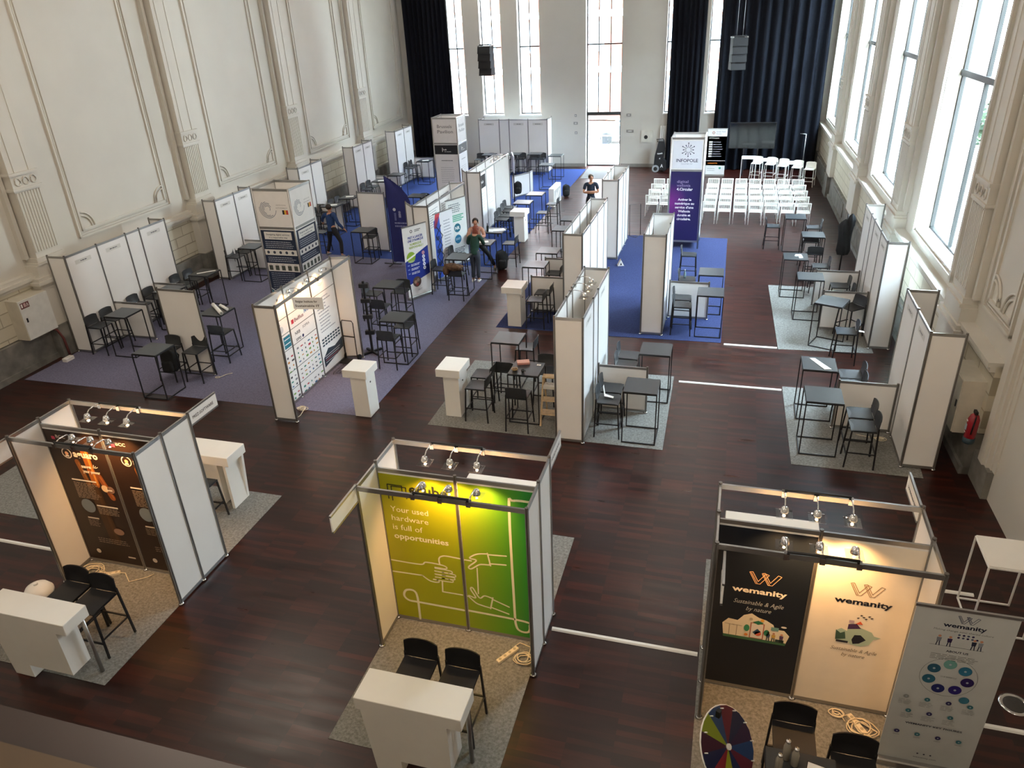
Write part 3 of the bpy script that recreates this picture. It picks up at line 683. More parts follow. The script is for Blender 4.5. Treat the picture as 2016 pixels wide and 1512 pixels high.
def wem_art():
    a = Art((W0+0.02, WB-0.009, 0.07), (1,0,0), (0,0,1), (0,-1,0)); D = -0.07; NAVY = '#141b26'; CREAM = '#efe6d4'
    a.rect(0, 0, 0.975, 2.28, NAVY); a.rect(1.015, 0, W1-W0-0.04, 2.28, CREAM); a.up()
    wlogo(a, 0.36, 1.63+D, 0.27, '#e8b98d', 0.007); a.text('wemanity', 0.2, 1.49+D, 0.57, '#f3e9d8', bold=0.03, height=0.075)
    script_line(a, 'Sustainable & Agile', 0.23, 1.325+D, 0.52, '#b9bec0', 0.06); script_line(a, 'by nature', 0.37, 1.235+D, 0.26, '#b9bec0', 0.06)
    a.poly([(u, v+D) for u, v in [(0.16, 0.84), (0.14, 1.0), (0.2, 1.08), (0.3, 1.07), (0.36, 1.16), (0.44, 1.2), (0.52, 1.15), (0.6, 1.13), (0.68, 1.08), (0.7, 1.02), (0.8, 1.02), (0.86, 0.95), (0.83, 0.82), (0.5, 0.81)]], '#e6dcc3'); a.up()
    a.rect(0.16, 0.80+D, 0.83, 0.84+D, '#3f6b4a')
    for x in (0.22, 0.3): a.line([(x, 0.84+D), (x, 1.0+D)], 0.006, '#9c8c72'); a.line([(x-0.05, 1.0+D), (x+0.05, 0.995+D)], 0.006, '#9c8c72')
    a.rect(0.44, 0.84+D, 0.59, 1.07+D, '#b06a52'); a.up(); a.rect(0.452, 0.85+D, 0.578, 1.06+D, '#e9e2d6'); a.up()
    a.poly([(u, v+D) for u, v in [(0.46, 1.08), (0.52, 1.11), (0.58, 1.08), (0.52, 1.05)]], '#2f7a58'); a.circ(0.53, 0.92+D, 0.035, '#d86a4c'); a.poly([(u, v+D) for u, v in [(0.47, 0.93), (0.52, 0.99), (0.56, 0.95), (0.5, 0.9)]], '#33546b')
    a.circ(0.405, 0.98+D, 0.03, '#3d8f66', rv=0.05); a.circ(0.62, 0.95+D, 0.03, '#2f7a58', rv=0.045); a.circ(0.405, 0.88+D, 0.02, '#e08b3e'); a.circ(0.56, 1.12+D, 0.02, '#e9b04a'); a.circ(0.44, 1.12+D, 0.018, '#b9ad95'); a.rect(0.66, 1.0+D, 0.74, 1.05+D, '#6d9a93')
    people_bits(a, 0.64, 0.84+D, 0.7, ((0.0, '#3b4a60'), (0.08, '#c9a44d'), (0.2, '#5b3d63')), '#221f24'); a.rect(0.72, 0.84+D, 0.81, 0.88+D, '#2b3a38'); a.circ(0.79, 1.07+D, 0.03, '#e6e2da', rv=0.013)
    wlogo(a, 1.36, 1.68+D, 0.27, '#8b6c4a', 0.006); a.text('wemanity', 1.235, 1.555+D, 0.56, '#141a2a', bold=0.03, height=0.075)
    a.poly([(u, v+D) for u, v in [(1.33, 1.02), (1.31, 1.16), (1.36, 1.2), (1.42, 1.17), (1.42, 1.24), (1.5, 1.27), (1.55, 1.24), (1.66, 1.2), (1.69, 1.15), (1.76, 1.14), (1.69, 1.1), (1.66, 1.02), (1.58, 0.98), (1.48, 0.99), (1.44, 1.02)]], '#a9c0ae'); a.up()
    a.poly([(u, v+D) for u, v in [(1.48, 1.06), (1.5, 1.13), (1.56, 1.14), (1.62, 1.08), (1.56, 1.02), (1.5, 1.0)]], '#1d2130'); a.poly([(u, v+D) for u, v in [(1.32, 1.03), (1.31, 1.17), (1.36, 1.13), (1.4, 1.16), (1.42, 1.06)]], '#3f5a4e')
    a.poly([(u, v+D) for u, v in [(1.42, 1.2), (1.42, 1.27), (1.5, 1.29), (1.55, 1.23)]], '#4a3459'); a.poly([(u, v+D) for u, v in [(1.48, 1.28), (1.53, 1.33), (1.56, 1.29)]], '#e0663d'); a.rect(1.42, 1.29+D, 1.47, 1.33+D, '#b9a7b3'); a.rect(1.33, 1.0+D, 1.45, 1.03+D, '#2c2f38')
    for k in range(6): x = 1.5+0.026*k; y = 1.37+0.02*((k*2) % 3)+D; a.poly([(x-0.015, y), (x, y+0.012), (x+0.018, y+0.008), (x, y-0.008)], '#2c2430')
    script_line(a, 'Sustainable & Agile', 1.29, 0.885+D, 0.46, '#6f6658', 0.052); script_line(a, 'by nature', 1.41, 0.81+D, 0.23, '#6f6658', 0.052)
    return a
put_art(wem_art(), t)
fascia('fascia_sign', 'cream sign board jutting out from the rear corner post of the navy and cream booth', W1-0.02, 7.14, 7.76, ['wemanity'], -1)
fascia('fascia_sign', 'thin sign board hanging edge-on beneath the front beam of the navy and cream booth', W0+0.08, 6.04, 5.56, ['wemanity'], -1, 2.2, 2.44)
flood_row(W0, W1, WA, (0.32, 0.48, 0.64), 0, 'front beam of the navy and cream booth', 12)
flood_row(W0, W1, WC, (0.33, 0.49, 0.66), PI, 'rear beam of the navy and cream booth', 12)
# brown booth
A0, A1, AA, AB, AC = -8.96, -6.94, 6.25, 6.75, 7.3
t = booth(A0, A1, AA, AB, AC, 'exhibition_booth', 'metal framed booth with dark brown cactus posters')
def aq_panel(a, x, full):
    D = -0.07; BR = '#2a1a12'; T_ = '#efe4d2'; wmax = 0.965 if full else 0.96
    a.rect(x, 0, x+wmax, 2.28, BR); a.up()
    cacti = [((0.6, 2.1), (0.62, 1.5), 0.13), ((0.42, 1.86), (0.5, 1.45), 0.085), ((0.72, 1.66), (0.84, 1.3), 0.1), ((0.95, 1.9), (0.96, 1.5), 0.07), ((0.56, 1.4), (0.62, 0.5), 0.2)]
    for i, ((u0, v0), (u1, v1), r) in enumerate(cacti):
        if u0+r/2 > wmax: continue
        c = ('#a55c1e', '#7b4a1c', '#8a4a1e', '#a05a34', '#43290f')[i]
        a.line([(x+u0, v0+D), (x+u1, v1+D)], r, c); a.up(); a.line([(x+u0+r*0.2, v0+D-0.02), (x+u1+r*0.2, v1+D)], r*0.25, ('#d98f3a', '#9c6428', '#a9602c', '#b9735a', '#523415')[i])
    a.up(); u = x+0.29
    a.circ(u, 1.985+D, 0.085, T_); a.up(); a.circ(u, 1.985+D, 0.07, BR); a.up(); a.circ(u, 1.985+D, 0.03, '#e9b184'); a.rect(u-0.035, 1.93+D, u+0.03, 1.955+D, T_)
    a.text('aguaro', x+0.4, 1.945+D, 0.42, T_, bold=0.035, height=0.11)
    a.text('save', x+0.47, 1.77+D, 0.17, T_, bold=0.04, height=0.055); a.text('your power', x+0.47, 1.69+D, 0.3, T_, bold=0.04, height=0.05)
    for k in range(3): a.line([(x+0.68+k*0.02, 1.79+D), (x+0.7+0.03*k, 1.84-k*0.015+D)], 0.01, T_)
    a.rect(x+0.21, 1.53+D, x+0.64, 1.555+D, T_); a.lines(x+0.22, x+0.64, 1.49+D, 11, 0.026, '#b9a58f', 0.008)
    a.circ(x+0.76, 1.45+D, 0.06, '#e8c79b'); a.circ(x+0.86, 1.44+D, 0.06, '#8a6a58'); a.up(); a.rect(x+0.78, 1.42+D, x+0.88, 1.44+D, T_)
    a.circ(x+0.34, 1.09+D, 0.12, '#76828a'); a.rect(x+0.5, 1.11+D, x+0.87, 1.135+D, T_); a.lines(x+0.5, x+0.88, 1.08+D, 5, 0.026, '#b9a58f', 0.008)
    a.rect(x+0.25, 0.86+D, x+0.45, 0.885+D, '#d9cbb8'); a.lines(x+0.24, x+0.45, 0.83+D, 5, 0.026, '#9c8a76', 0.008); a.circ(x+0.74, 0.68+D, 0.09, '#9a7660', rv=0.06)
    a.lines(x+0.3, x+0.86, 0.5+D, 3, 0.035, '#a6937e', 0.01); a.circ(x+0.22, 0.24+D, 0.04, '#d9cbb8'); a.rect(x+0.75, 0.2+D, x+0.88, 0.225+D, '#d9cbb8')
    a.text('BCC', x+0.2, 2.23+D, 0.16, '#c9b8a8', bold=0.02, height=0.05); a.rect(x+0.12, 2.2+D, x+0.18, 2.25+D, '#c7405a')
a = Art((A0+0.02, AB-0.009, 0.07), (1,0,0), (0,0,1), (0,-1,0)); aq_panel(a, 0, True); a.k = 1; aq_panel(a, 1.015, False); put_art(a, t)
fascia('fascia_sign', 'white sign board jutting out from the rear corner post of the brown booth', A1, 7.3, 7.92, ['PREZ-SOFTWARE'], 1)
fascia('fascia_sign', 'white sign board jutting out from the near corner post of the brown booth', A0+0.02, 6.2, 5.2, ['SAGUARO'], -1, 2.22, 2.5)
flood_row(A0, A1, AA, (0.39, 0.54, 0.685), 0, 'front beam of the brown booth', 12)
flood_row(A0, A1, AC, (0.27, 0.43, 0.6), PI, 'rear beam of the brown booth', 12)
# a further booth corner at the frame edge beside the brown booth
carpet([(-12.5, 7.4), (-10.2, 7.4), (-10.2, 9.6), (-12.5, 9.6)], GREYF, 'grey carpet at the frame edge beyond the brown booth')

# ---- wall-side stands (facing the hall) along the panelled wall
def wall_stand(y0, mods, x, depth, label, near_end=True, far_end=True, low=()):
    segs = []; posts = [(x, y0)]; y = y0
    for m_ in mods: segs.append((x, y, x, y+m_)); y += m_; posts.append((x, y))
    xb = x-depth
    if near_end: segs.append((xb, y0, x, y0)); posts.append((xb, y0))
    if far_end: segs.append((xb, y, x, y)); posts.append((xb, y))
    sg = 1 if depth > 0 else -1
    for yl in low: segs.append((x, yl, x+sg*1.0, yl, 1.0)); posts.append((x+sg*1.0, yl, 1.0))
    t = stand('exhibition_stand', label, segs, posts, group='modular white stands'); yy = y0
    for m_ in mods:
        if m_ > 0.8: name_strip(t, yy+m_/2, 'y', x, n=(sg, 0))
        yy += m_
    return t
wall_stand(13.38, (1, 1, 0.5, 1), -15.02, 0.5, 'white modular stand of three and a half panels by the grey wall cabinet', low=(14.42, 15.9))
wall_stand(19.05, (0.95, 0.9), -14.95, 0.42, 'white two-panel stand behind the printed tower with a Belgian flag', low=(20.1,))
wall_stand(23.95, (0.9, 0.8), -14.98, 0.45, 'white two-panel stand against the panelled wall behind the man in blue', low=(24.9,))
wall_stand(28.3, (0.9, 0.85), -15.0, 0.45, 'white two-panel stand against the panelled wall above the blue feather flag', low=(30.1,))
wall_stand(32.45, (1, 0.95), -14.98, 0.45, 'white two-panel stand next to the dark corner curtain', low=(34.4,))
t = stand('exhibition_stand', 'row of white panels below the narrow end windows', [(-12.15, 36.1, -11.1, 36.1), (-11.1, 36.1, -10.6, 36.1), (-10.6, 36.1, -9.65, 36.1), (-9.65, 36.1, -8.7, 36.1), (-8.7, 36.1, -8.7, 36.95), (-12.15, 36.1, -12.15, 36.95), (-10.5, 34.9, -10.5, 36.1, 1.0)],
          [(-12.15, 36.1), (-11.1, 36.1), (-10.6, 36.1), (-9.65, 36.1), (-8.7, 36.1), (-8.7, 36.95), (-12.15, 36.95), (-10.5, 34.9, 1.0)])
for u in (-11.62, -10.12, -9.17): name_strip(t, u, 'x', 36.1, n=(0, -1))
# low side walls facing the aisle at the far end
stand('low_partition', 'low white partition wall on the bright blue carpet behind the small tables', [(-8.95, 30.6, -8.42, 31.5), (-8.42, 31.5, -8.4, 31.93)], [(-8.95, 30.6, 0.95), (-8.42, 31.5, 0.95), (-8.4, 31.93, 0.95)], h=0.95)
# tall end panels standing free
def free_panel(x0, y0, x1, y1, h, label):
    t = stand('divider_panel', label, [(x0, y0, x1, y1)], [(x0, y0), (x1, y1)], h=h, group='free-standing dividers'); name_strip(t, (x0+x1)/2, 'x', y0, z=h-0.3, n=(0, -1)); return t
free_panel(-12.13, 12.88, -11.12, 12.86, 2.06, 'beige free-standing divider between the two pairs of tables by the wall cabinet')
free_panel(-12.05, 22.6, -11.05, 22.55, 2.02, 'grey free-standing divider behind the blue feather flag')
# ---- stand walls on the window side
t = wall_stand(12.0, (1.0, 1.0), 3.2, -0.5, 'white two-panel stand by the window wall, closest to the camera', low=())
t = wall_stand(17.02, (0.85, 1.0, 0.5, 1.0), 3.32, -0.42, 'long white stand by the window wall with low dividers', low=())
def low_div(x0, y0, x1, label, h=1.0): return stand('low_divider', label, [(x0, y0, x1, y0)], [(x0, y0), (x1, y0)], h=h, group='low white dividers')
low_div(2.2, 13.15, 3.17, 'low white divider between the two tables closest to the camera by the window wall')
low_div(2.33, 18.0, 3.29, 'low white divider of the long window-side stand, the one closer to the camera')
low_div(2.28, 19.56, 3.29, 'low white divider of the long window-side stand, the farther one')
# ---- middle partitions (open-topped boxes of panels)
def box_stand(x0, x1, y0, y1, label, seams, near_mat=None, far=True):
    segs = [(x0, y0, x1, y0)]; posts = [(x0, y0), (x1, y0)]
    if far: segs.append((x0, y1, x1, y1))
    posts += [(x0, y1), (x1, y1)]
    ys = [y0]+[y0+s for s in seams]+[y1]
    for x in (x0, x1):
        for a, b in zip(ys[:-1], ys[1:]): segs.append((x, a, x, b))
        for y in ys[1:-1]: posts.append((x, y))
    return stand('exhibition_stand', label, segs, posts, group='open-topped partition boxes')
t = box_stand(-2.75, -2.25, 11.64, 14.4, 'tall beige open-topped partition box at the near end of the middle row', (1.0, 1.5))
for yy in (12.15, 13.65): name_strip(t, yy, 'y', -2.25, n=(1, 0))
low_div(-2.2, 13.02, -1.25, 'low white divider between the tables behind the big lime booth')
for k in range(3):
    flood(-2.74, 12.95+0.4*k, 2.47, -PI/2, 'chrome flood lamp, %s of three on the middle partition box' % ORD[k], 0, 'flood lamps on the middle partition box')
box_stand(-3.72, -3.26, 16.8, 20.4, 'second open-topped partition box of the middle row', (1.0, 2.0, 3.0))
box_stand(-3.8, -3.31, 22.8, 25.1, 'farthest open-topped partition box, beside the man with folded arms', (1.0, 1.6))
t = box_stand(-1.84, -1.33, 16.95, 18.95, 'open-topped partition box on the royal blue carpet', (1.0,))
low_div(-1.28, 18.15, -0.32, 'low white divider on the royal blue carpet')
low_div(-4.85, 18.0, -4.08+0.3, 'low white divider beside the white lectern on the dark blue carpet')
low_div(-4.85, 19.58, -4.08+0.3, 'low white divider behind the dark blue carpet tables')

# ---- logo wall
LW = -8.5
t = stand('exhibition_stand', 'three-metre white logo wall with warm lamps and partner logos', [(LW, 11.26+k, LW, 12.26+k) for k in range(3)]+[(LW, 11.26, LW+0.47, 11.26), (LW, 14.28, LW+0.42, 14.38)],
          [(LW, 11.26), (LW, 12.26), (LW, 13.26), (LW, 14.27), (LW+0.47, 11.26), (LW+0.42, 14.38)], [(LW+0.47, 11.26, LW+0.42, 14.38)])
def spiral(a, u, v, r, col='#1f4566', wd=0.012):
    for k, (rr, a0, a1) in enumerate(((1.0, 170, 350), (0.86, 130, 310), (0.72, 100, 290), (0.58, 60, 250), (0.44, 20, 200), (0.3, -40, 150))): a.arc(u, v, r*rr, a0, a1, wd*0.8, col)
def logo_wall_art():
    a = Art((LW+0.009, 11.28, 0.07), (0,1,0), (0,0,1), (1,0,0)); D = -0.07; rnd = random.Random(3)
    for k in range(3): a.rect(k, 0, k+0.96, 2.36, '#f4f3f0')
    a.up()
    for k in range(3):
        spiral(a, k+0.4, 2.2+D, 0.16, '#3a4d5c', 0.008)
        a.text('ISIT-BE', k+0.55, 2.18+D, 0.26, '#55606b', height=0.045); a.rect(k+0.72, 2.28+D, k+0.74, 2.33+D, '#222222'); a.rect(k+0.75, 2.28+D, k+0.77, 2.33+D, '#222222')
        for v in ((1.88, 1.55, 1.2, 0.7, 0.33) if k < 2 else (1.88,)): a.rect(k, v+D, k+0.96, v+D+0.012, '#2c3036')
    a.lines(0.1, 0.85, 1.78+D, 2, 0.06, '#8f8f95', 0.014); a.circ(0.7, 1.68+D, 0.07, '#cfd3d8'); a.rect(0.7, 1.24+D, 0.95, 1.5+D, '#2f7f97'); a.up(); a.rect(0.72, 1.32+D, 0.93, 1.34+D, '#e9f0f2'); a.rect(0.72, 1.42+D, 0.93, 1.44+D, '#e9f0f2')
    a.text('Belfius', 1.2, 1.66+D, 0.36, '#7a4a58', bold=0.02, height=0.08); a.rect(1.08, 1.65+D, 1.17, 1.74+D, '#c02842'); a.text('INFRABEL', 1.6, 1.71+D, 0.34, '#2f7fc0', bold=0.02, height=0.08)
    a.text('NRB', 1.14, 1.38+D, 0.2, '#4a4a50', bold=0.01, height=0.07); a.text('SOPRA', 1.45, 1.42+D, 0.28, '#777777', height=0.06); a.text('SFPD', 1.14, 1.24+D, 0.2, '#333338', bold=0.02, height=0.06); a.circ(1.42, 1.27+D, 0.035, '#2c3468')
    cols = ['#c04050', '#2f6f9c', '#4c4c52', '#7fae5a', '#d08a3a', '#8a8a90', '#2f8a78']
    for k, (v0, v1) in ((1, (0.78, 1.12)), (1, (0.4, 0.62)), (0, (0.72, 1.1)), (0, (0.38, 0.62)), (0, (0.1, 0.28)), (1, (0.08, 0.26))):
        u = 0.1
        while u < 0.86:
            v = v0
            while v < v1:
                c = rnd.choice(cols); w_ = rnd.uniform(0.05, 0.1); h_ = rnd.uniform(0.02, 0.045)
                if rnd.random() < 0.35: a.circ(k+u+0.03, v+D, 0.022, c, 12)
                else: a.rect(k+u, v+D-0.01, k+u+w_, v+D-0.01+h_, c)
                v += 0.1
            u += 0.15
    for i in range(11): a.lines(2.12+0.02*(i % 3), 2.8, 1.76-0.075*i+D, 1, 0.05, '#9a9aa2', 0.022, 0.5)
    for i in range(7):
        for j in range(3): a.rect(2.1+0.12*i, 0.68+0.07*j+D, 2.19+0.12*i, 0.72+0.07*j+D, '#27404f')
    a.poly([(2.06, 0.42+D), (2.06, 0.2+D), (2.96, 0.34+D), (2.96, 0.6+D), (2.6, 0.52+D), (2.3, 0.58+D)], '#2b3a47'); a.up()
    for i in range(4): a.rect(2.12, 0.28+0.05*i+D, 2.7+0.04*i, 0.295+0.05*i+D, ('#d0d0d4', '#b8525a', '#d0d0d4', '#d0d0d4')[i])
    return a
put_art(logo_wall_art(), t)
for k, y in enumerate((12.2, 12.9, 13.5)): flood(LW+0.44, y, 2.47, PI/2, 'small chrome flood lamp, %s of three above the logo wall' % ORD[k], 9, 'flood lamps above the logo wall')
tt = thing('fascia_sign', 'beige two-line name board hanging beneath the beam of the logo wall', 'sign', (LW+0.45, 11.9, 2.1), 0.15)
MB().box((0, -0.008, 0.1), (0.62, 0.008, 0.34), PANEL).build('sign_board', tt)
a = Art((0, -0.009, 0.1), (1,0,0), (0,0,1), (0,-1,0)); a.text('Belgian Institute for', 0.06, 0.14, 0.44, '#3a342a', bold=0.02, height=0.045); a.text('Sustainable IT', 0.04, 0.05, 0.5, '#3a342a', bold=0.02, height=0.045); a.build('lettering', tt)

# ---- poster and screen walls along the aisle
t = stand('exhibition_stand', 'partition wall with printed posters behind the roll-up banners', [(-8.5, 19.05+k, -8.5, 20.05+k) for k in range(3)]+[(-8.5, 19.05, -8.05, 19.05), (-8.5, 22.05, -8.05, 22.15), (-8.53, 19.05, -8.88, 19.45)],
          [(-8.5, 19.05), (-8.5, 20.05), (-8.5, 21.05), (-8.5, 22.05), (-8.05, 19.05), (-8.05, 22.15), (-8.88, 19.45)], [(-8.05, 19.05, -8.05, 22.15)])
a = Art((-8.491, 19.07, 0.07), (0,1,0), (0,0,1), (1,0,0))
for k in range(3): a.rect(k+0.02, 0.02, k+0.94, 2.3, '#f1f0ee')
a.up()
for k in range(3): a.rect(k+0.1, 2.12, k+0.8, 2.2, '#5a6470'); a.lines(k+0.12, k+0.85, 1.95, 8, 0.07, '#8d949c', 0.02)
put_art(a, t)
t = stand('exhibition_stand', 'partition wall with white posters and two black logo squares', [(-8.5, 23.7+k, -8.5, 24.7+k) for k in range(3)]+[(-8.5, 23.7, -8.03, 23.7), (-8.5, 26.72, -8.05, 27.2), (-8.52, 23.7, -8.8, 24.1)],
          [(-8.5, 23.7), (-8.5, 24.7), (-8.5, 25.7), (-8.5, 26.7), (-8.03, 23.7), (-8.05, 27.2), (-8.8, 24.1)], [(-8.03, 23.7, -8.05, 27.2)])
a = Art((-8.491, 23.72, 0.07), (0,1,0), (0,0,1), (1,0,0))
for k in range(3): a.rect(k+0.02, 0.02, k+0.95, 2.3, '#f1f0ee')
a.up()
for k in (0, 1): a.rect(k+0.12, 1.55, k+0.9, 2.0, '#17171a')
a.up()
for k in (0, 1): a.rect(k+0.3, 1.62, k+0.36, 1.92, '#f4f3f0'); a.text('hub', k+0.4, 1.72, 0.25, '#f4f3f0', height=0.1, bold=0.02)
for k in range(3): a.lines(k+0.2, k+0.8, 1.35, 6, 0.1, '#c9c9c9', 0.02)
put_art(a, t)
for k in range(3): flood(-8.05, 25.9+0.4*k, 2.47, PI/2, 'small chrome flood lamp, %s of three above the posters with black squares' % ORD[k], 0, 'flood lamps above the posters with black squares')
t = thing('display_screen', 'pale flat display on a slim stand beyond the poster wall', 'screen', (-8.05, 27.75, 0), 0.35)
MB().box((-0.03, -0.5, 1.75), (0.02, 0.5, 2.35), M('pale_screen', '#c9cede', rough=0.25)).build('screen', t); MB().cyl((0, 0, 0.02), (0, 0, 1.8), 0.025, BMETAL).build('pole', t); MB().cyl((0, 0, 0.008), (0, 0, 0.03), 0.22, BMETAL, n=20).build('base', t)

# ---- printed towers
def tower(x0, y0, s_, h, label, front, side, base=0.0):
    t = thing('printed_tower', label, 'tower', (x0+s_/2, y0+s_/2, 0)); hs = s_/2
    for i, (a, b, c, d) in enumerate(((-hs, -hs, hs, -hs), (hs, -hs, hs, hs), (hs, hs, -hs, hs), (-hs, hs, -hs, -hs))):
        MB().beam((a, b, (h+base)/2), (c, d, (h+base)/2), 0.012, h-base-0.06, PANEL).build('panel', t)
        for zz, nm in ((h-0.03, 'top_rail'), (h-1.0, 'middle_rail'), (base+0.04, 'bottom_rail')): MB().beam((a, b, zz), (c, d, zz), 0.03, 0.06, ALU).build(nm, t)
        mb = MB(); mb.cyl((a, b, 0.0095), (a, b, h+0.01), 0.026, ALU, n=8); mb.build('post', t)
    a = Art((-hs+0.03, -hs-0.009, 0), (1,0,0), (0,0,1), (0,-1,0)); front(a, s_-0.06, h); a.build('printed_panel', t)
    a = Art((hs+0.009, -hs+0.03, 0), (0,1,0), (0,0,1), (1,0,0)); side(a, s_-0.06, h); a.build('printed_panel', t)
    return t
def bel(a, w_, h):
    DB = '#1c2942'
    a.rect(0, 2.56, w_, 3.44, '#eceae6'); a.rect(0, 0.08, w_, 2.44, DB); a.up()
    spiral(a, 0.34, 3.0, 0.24, '#2a4a66', 0.014)
    a.text('INSTITUTE FOR', 0.6, 3.08, 0.28, '#8c8a86', height=0.03); a.text('SUSTAINABLE IT', 0.58, 3.01, 0.33, '#8c8a86', height=0.03)
    for i, c in enumerate(('#1a1a1a', '#e3b23c', '#c03a35')): a.rect(0.75+0.055*i, 2.86, 0.805+0.055*i, 2.97, c)
    a.rect(0.09, 2.2, w_-0.09, 2.4, '#e4e2dc'); a.up(); a.text('Designing digital services', 0.15, 2.31, w_-0.3, '#3b4556', bold=0.01, height=0.045); a.text('in a responsible way', 0.22, 2.235, w_-0.44, '#3b4556', bold=0.01, height=0.045)
    a.lines(0.08, w_-0.08, 2.13, 4, 0.05, '#c9ced8', 0.014, 0.1)
    a.rect(0.02, 1.78, w_-0.02, 1.93, '#dfddd8'); a.rect(0.02, 1.34, w_-0.02, 1.56, '#dfddd8'); a.up()
    for i in range(5): a.circ(0.12+0.18*i, 1.855, 0.04, '#3a4150', 14); a.rect(0.06+0.185*i, 1.37, 0.17+0.185*i, 1.5, '#4a5048'); a.rect(0.08+0.185*i, 1.52, 0.15+0.185*i, 1.53, '#a08080')
    a.lines(0.08, w_-0.08, 1.71, 3, 0.05, '#c9ced8', 0.014, 0.15); a.lines(0.08, w_-0.08, 1.28, 9, 0.055, '#aab2c2', 0.013, 0.15)
    a.poly([(0, 0.82), (w_*0.5, 0.45), (0, 0.35)], '#3f7d8c'); a.line([(0, 0.86), (w_*0.55, 0.45)], 0.02, '#dfe4e6'); a.circ(w_*0.62, 0.74, 0.09, '#b6947c'); a.up(); a.circ(w_*0.62, 0.78, 0.05, '#3b2a22')
tower(-11.66, 16.37, 1.04, 3.5, 'tall printed tower with concentric-arc logo and Belgian flag', bel, bel)
def bru(a, w_, h):
    a.rect(0, 2.56, w_, 3.44, '#eceae8'); a.rect(0, 2.08, w_, 2.44, '#15171a'); a.rect(0, 0.08, w_, 2.06, '#eceae8'); a.up()
    a.text('Brussels', 0.18, 3.1, 0.62, '#55555a', height=0.13); a.text('Pavilion', 0.18, 2.9, 0.66, '#55555a', height=0.13)
    a.rect(0.32, 2.18, 0.345, 2.34, '#f1f0ec'); a.text('hub', 0.37, 2.24, 0.14, '#f1f0ec', bold=0.02, height=0.06); a.text('brussels', 0.42, 2.17, 0.28, '#f1f0ec', bold=0.01, height=0.04)
    a.lines(0.26, 0.74, 1.82, 1, 0.05, '#6d6d70', 0.03, 0); a.lines(0.2, 0.8, 1.55, 9, 0.075, '#9b9b9e', 0.012, 0.1)
tower(-11.78, 29.15, 1.04, 3.5, 'tall white printed tower with a black band in front of the dark corner curtain', bru, bru)
def inf(a, w_, h):
    a.rect(0.03, 2.56, w_-0.03, 3.4, '#e6e8ee')
    g = bpy.data.materials.get('purple_gradient_print')
    if not g:
        g = bpy.data.materials.new('purple_gradient_print'); g.use_nodes = True; n = g.node_tree; b = n.nodes['Principled BSDF']
        tcn = n.nodes.new('ShaderNodeTexCoord'); vm = n.nodes.new('ShaderNodeVectorMath'); vm.operation = 'DISTANCE'; vm.inputs[1].default_value = (-0.5, -0.5, 1.5); n.links.new(tcn.outputs['Object'], vm.inputs[0])
        r = n.nodes.new('ShaderNodeValToRGB'); e = r.color_ramp.elements; e[0].position = 0.05; e[0].color = lin('#7d2a86'); e[1].position = 1.0; e[1].color = lin('#201a52'); q = e.new(0.6); q.color = lin('#2c1f5e')
        n.links.new(vm.outputs['Value'], r.inputs[0]); n.links.new(r.outputs[0], b.inputs['Base Color']); b.inputs['Roughness'].default_value = 0.4
    a.rect(0, 0.24, w_, 2.5, g); a.up(); D_ = '#23264a'; cu, cv = w_*0.52, 3.13
    for k in range(12):
        t_ = 2*PI*k/12; r1 = 0.2 if k % 2 else 0.15
        a.line([(cu+0.07*math.cos(t_), cv+0.07*math.sin(t_)), (cu+r1*math.cos(t_), cv+r1*math.sin(t_))], 0.014, D_); a.circ(cu+r1*math.cos(t_), cv+r1*math.sin(t_), 0.018, D_, 10)
    a.text('INFOPOLE', 0.14, 2.76, w_-0.28, D_, bold=0.015, height=0.1); a.text('CLUSTER TIC', 0.3, 2.69, w_-0.6, '#8d90a6', height=0.03)
    WH = '#f3f1f6'; LV = '#a89ac0'
    a.text('digital', 0.2, 2.12, 0.35, LV, height=0.085); a.text('wallonia', 0.2, 2.0, 0.42, LV, height=0.085); a.text('4.Circular', 0.2, 1.88, 0.5, WH, bold=0.025, height=0.085)
    for i, (s_, wd) in enumerate((('Activer le', 0.42), ('num\u00e9rique au', 0.6), ("service d'une", 0.58), ('Wallonie', 0.38), ('durable et', 0.42), ('circulaire.', 0.44))): a.text(s_, w_/2-wd/2, 1.56-0.125*i, wd, WH, bold=0.03, height=0.075)
tower(-1.9, 24.3, 1.0, 3.5, 'tall tower with white starburst logo top and purple poster below', inf, lambda a, w_, h: a.rect(0.03, 2.56, w_-0.03, 3.4, '#e6e8ee'), base=0.2)

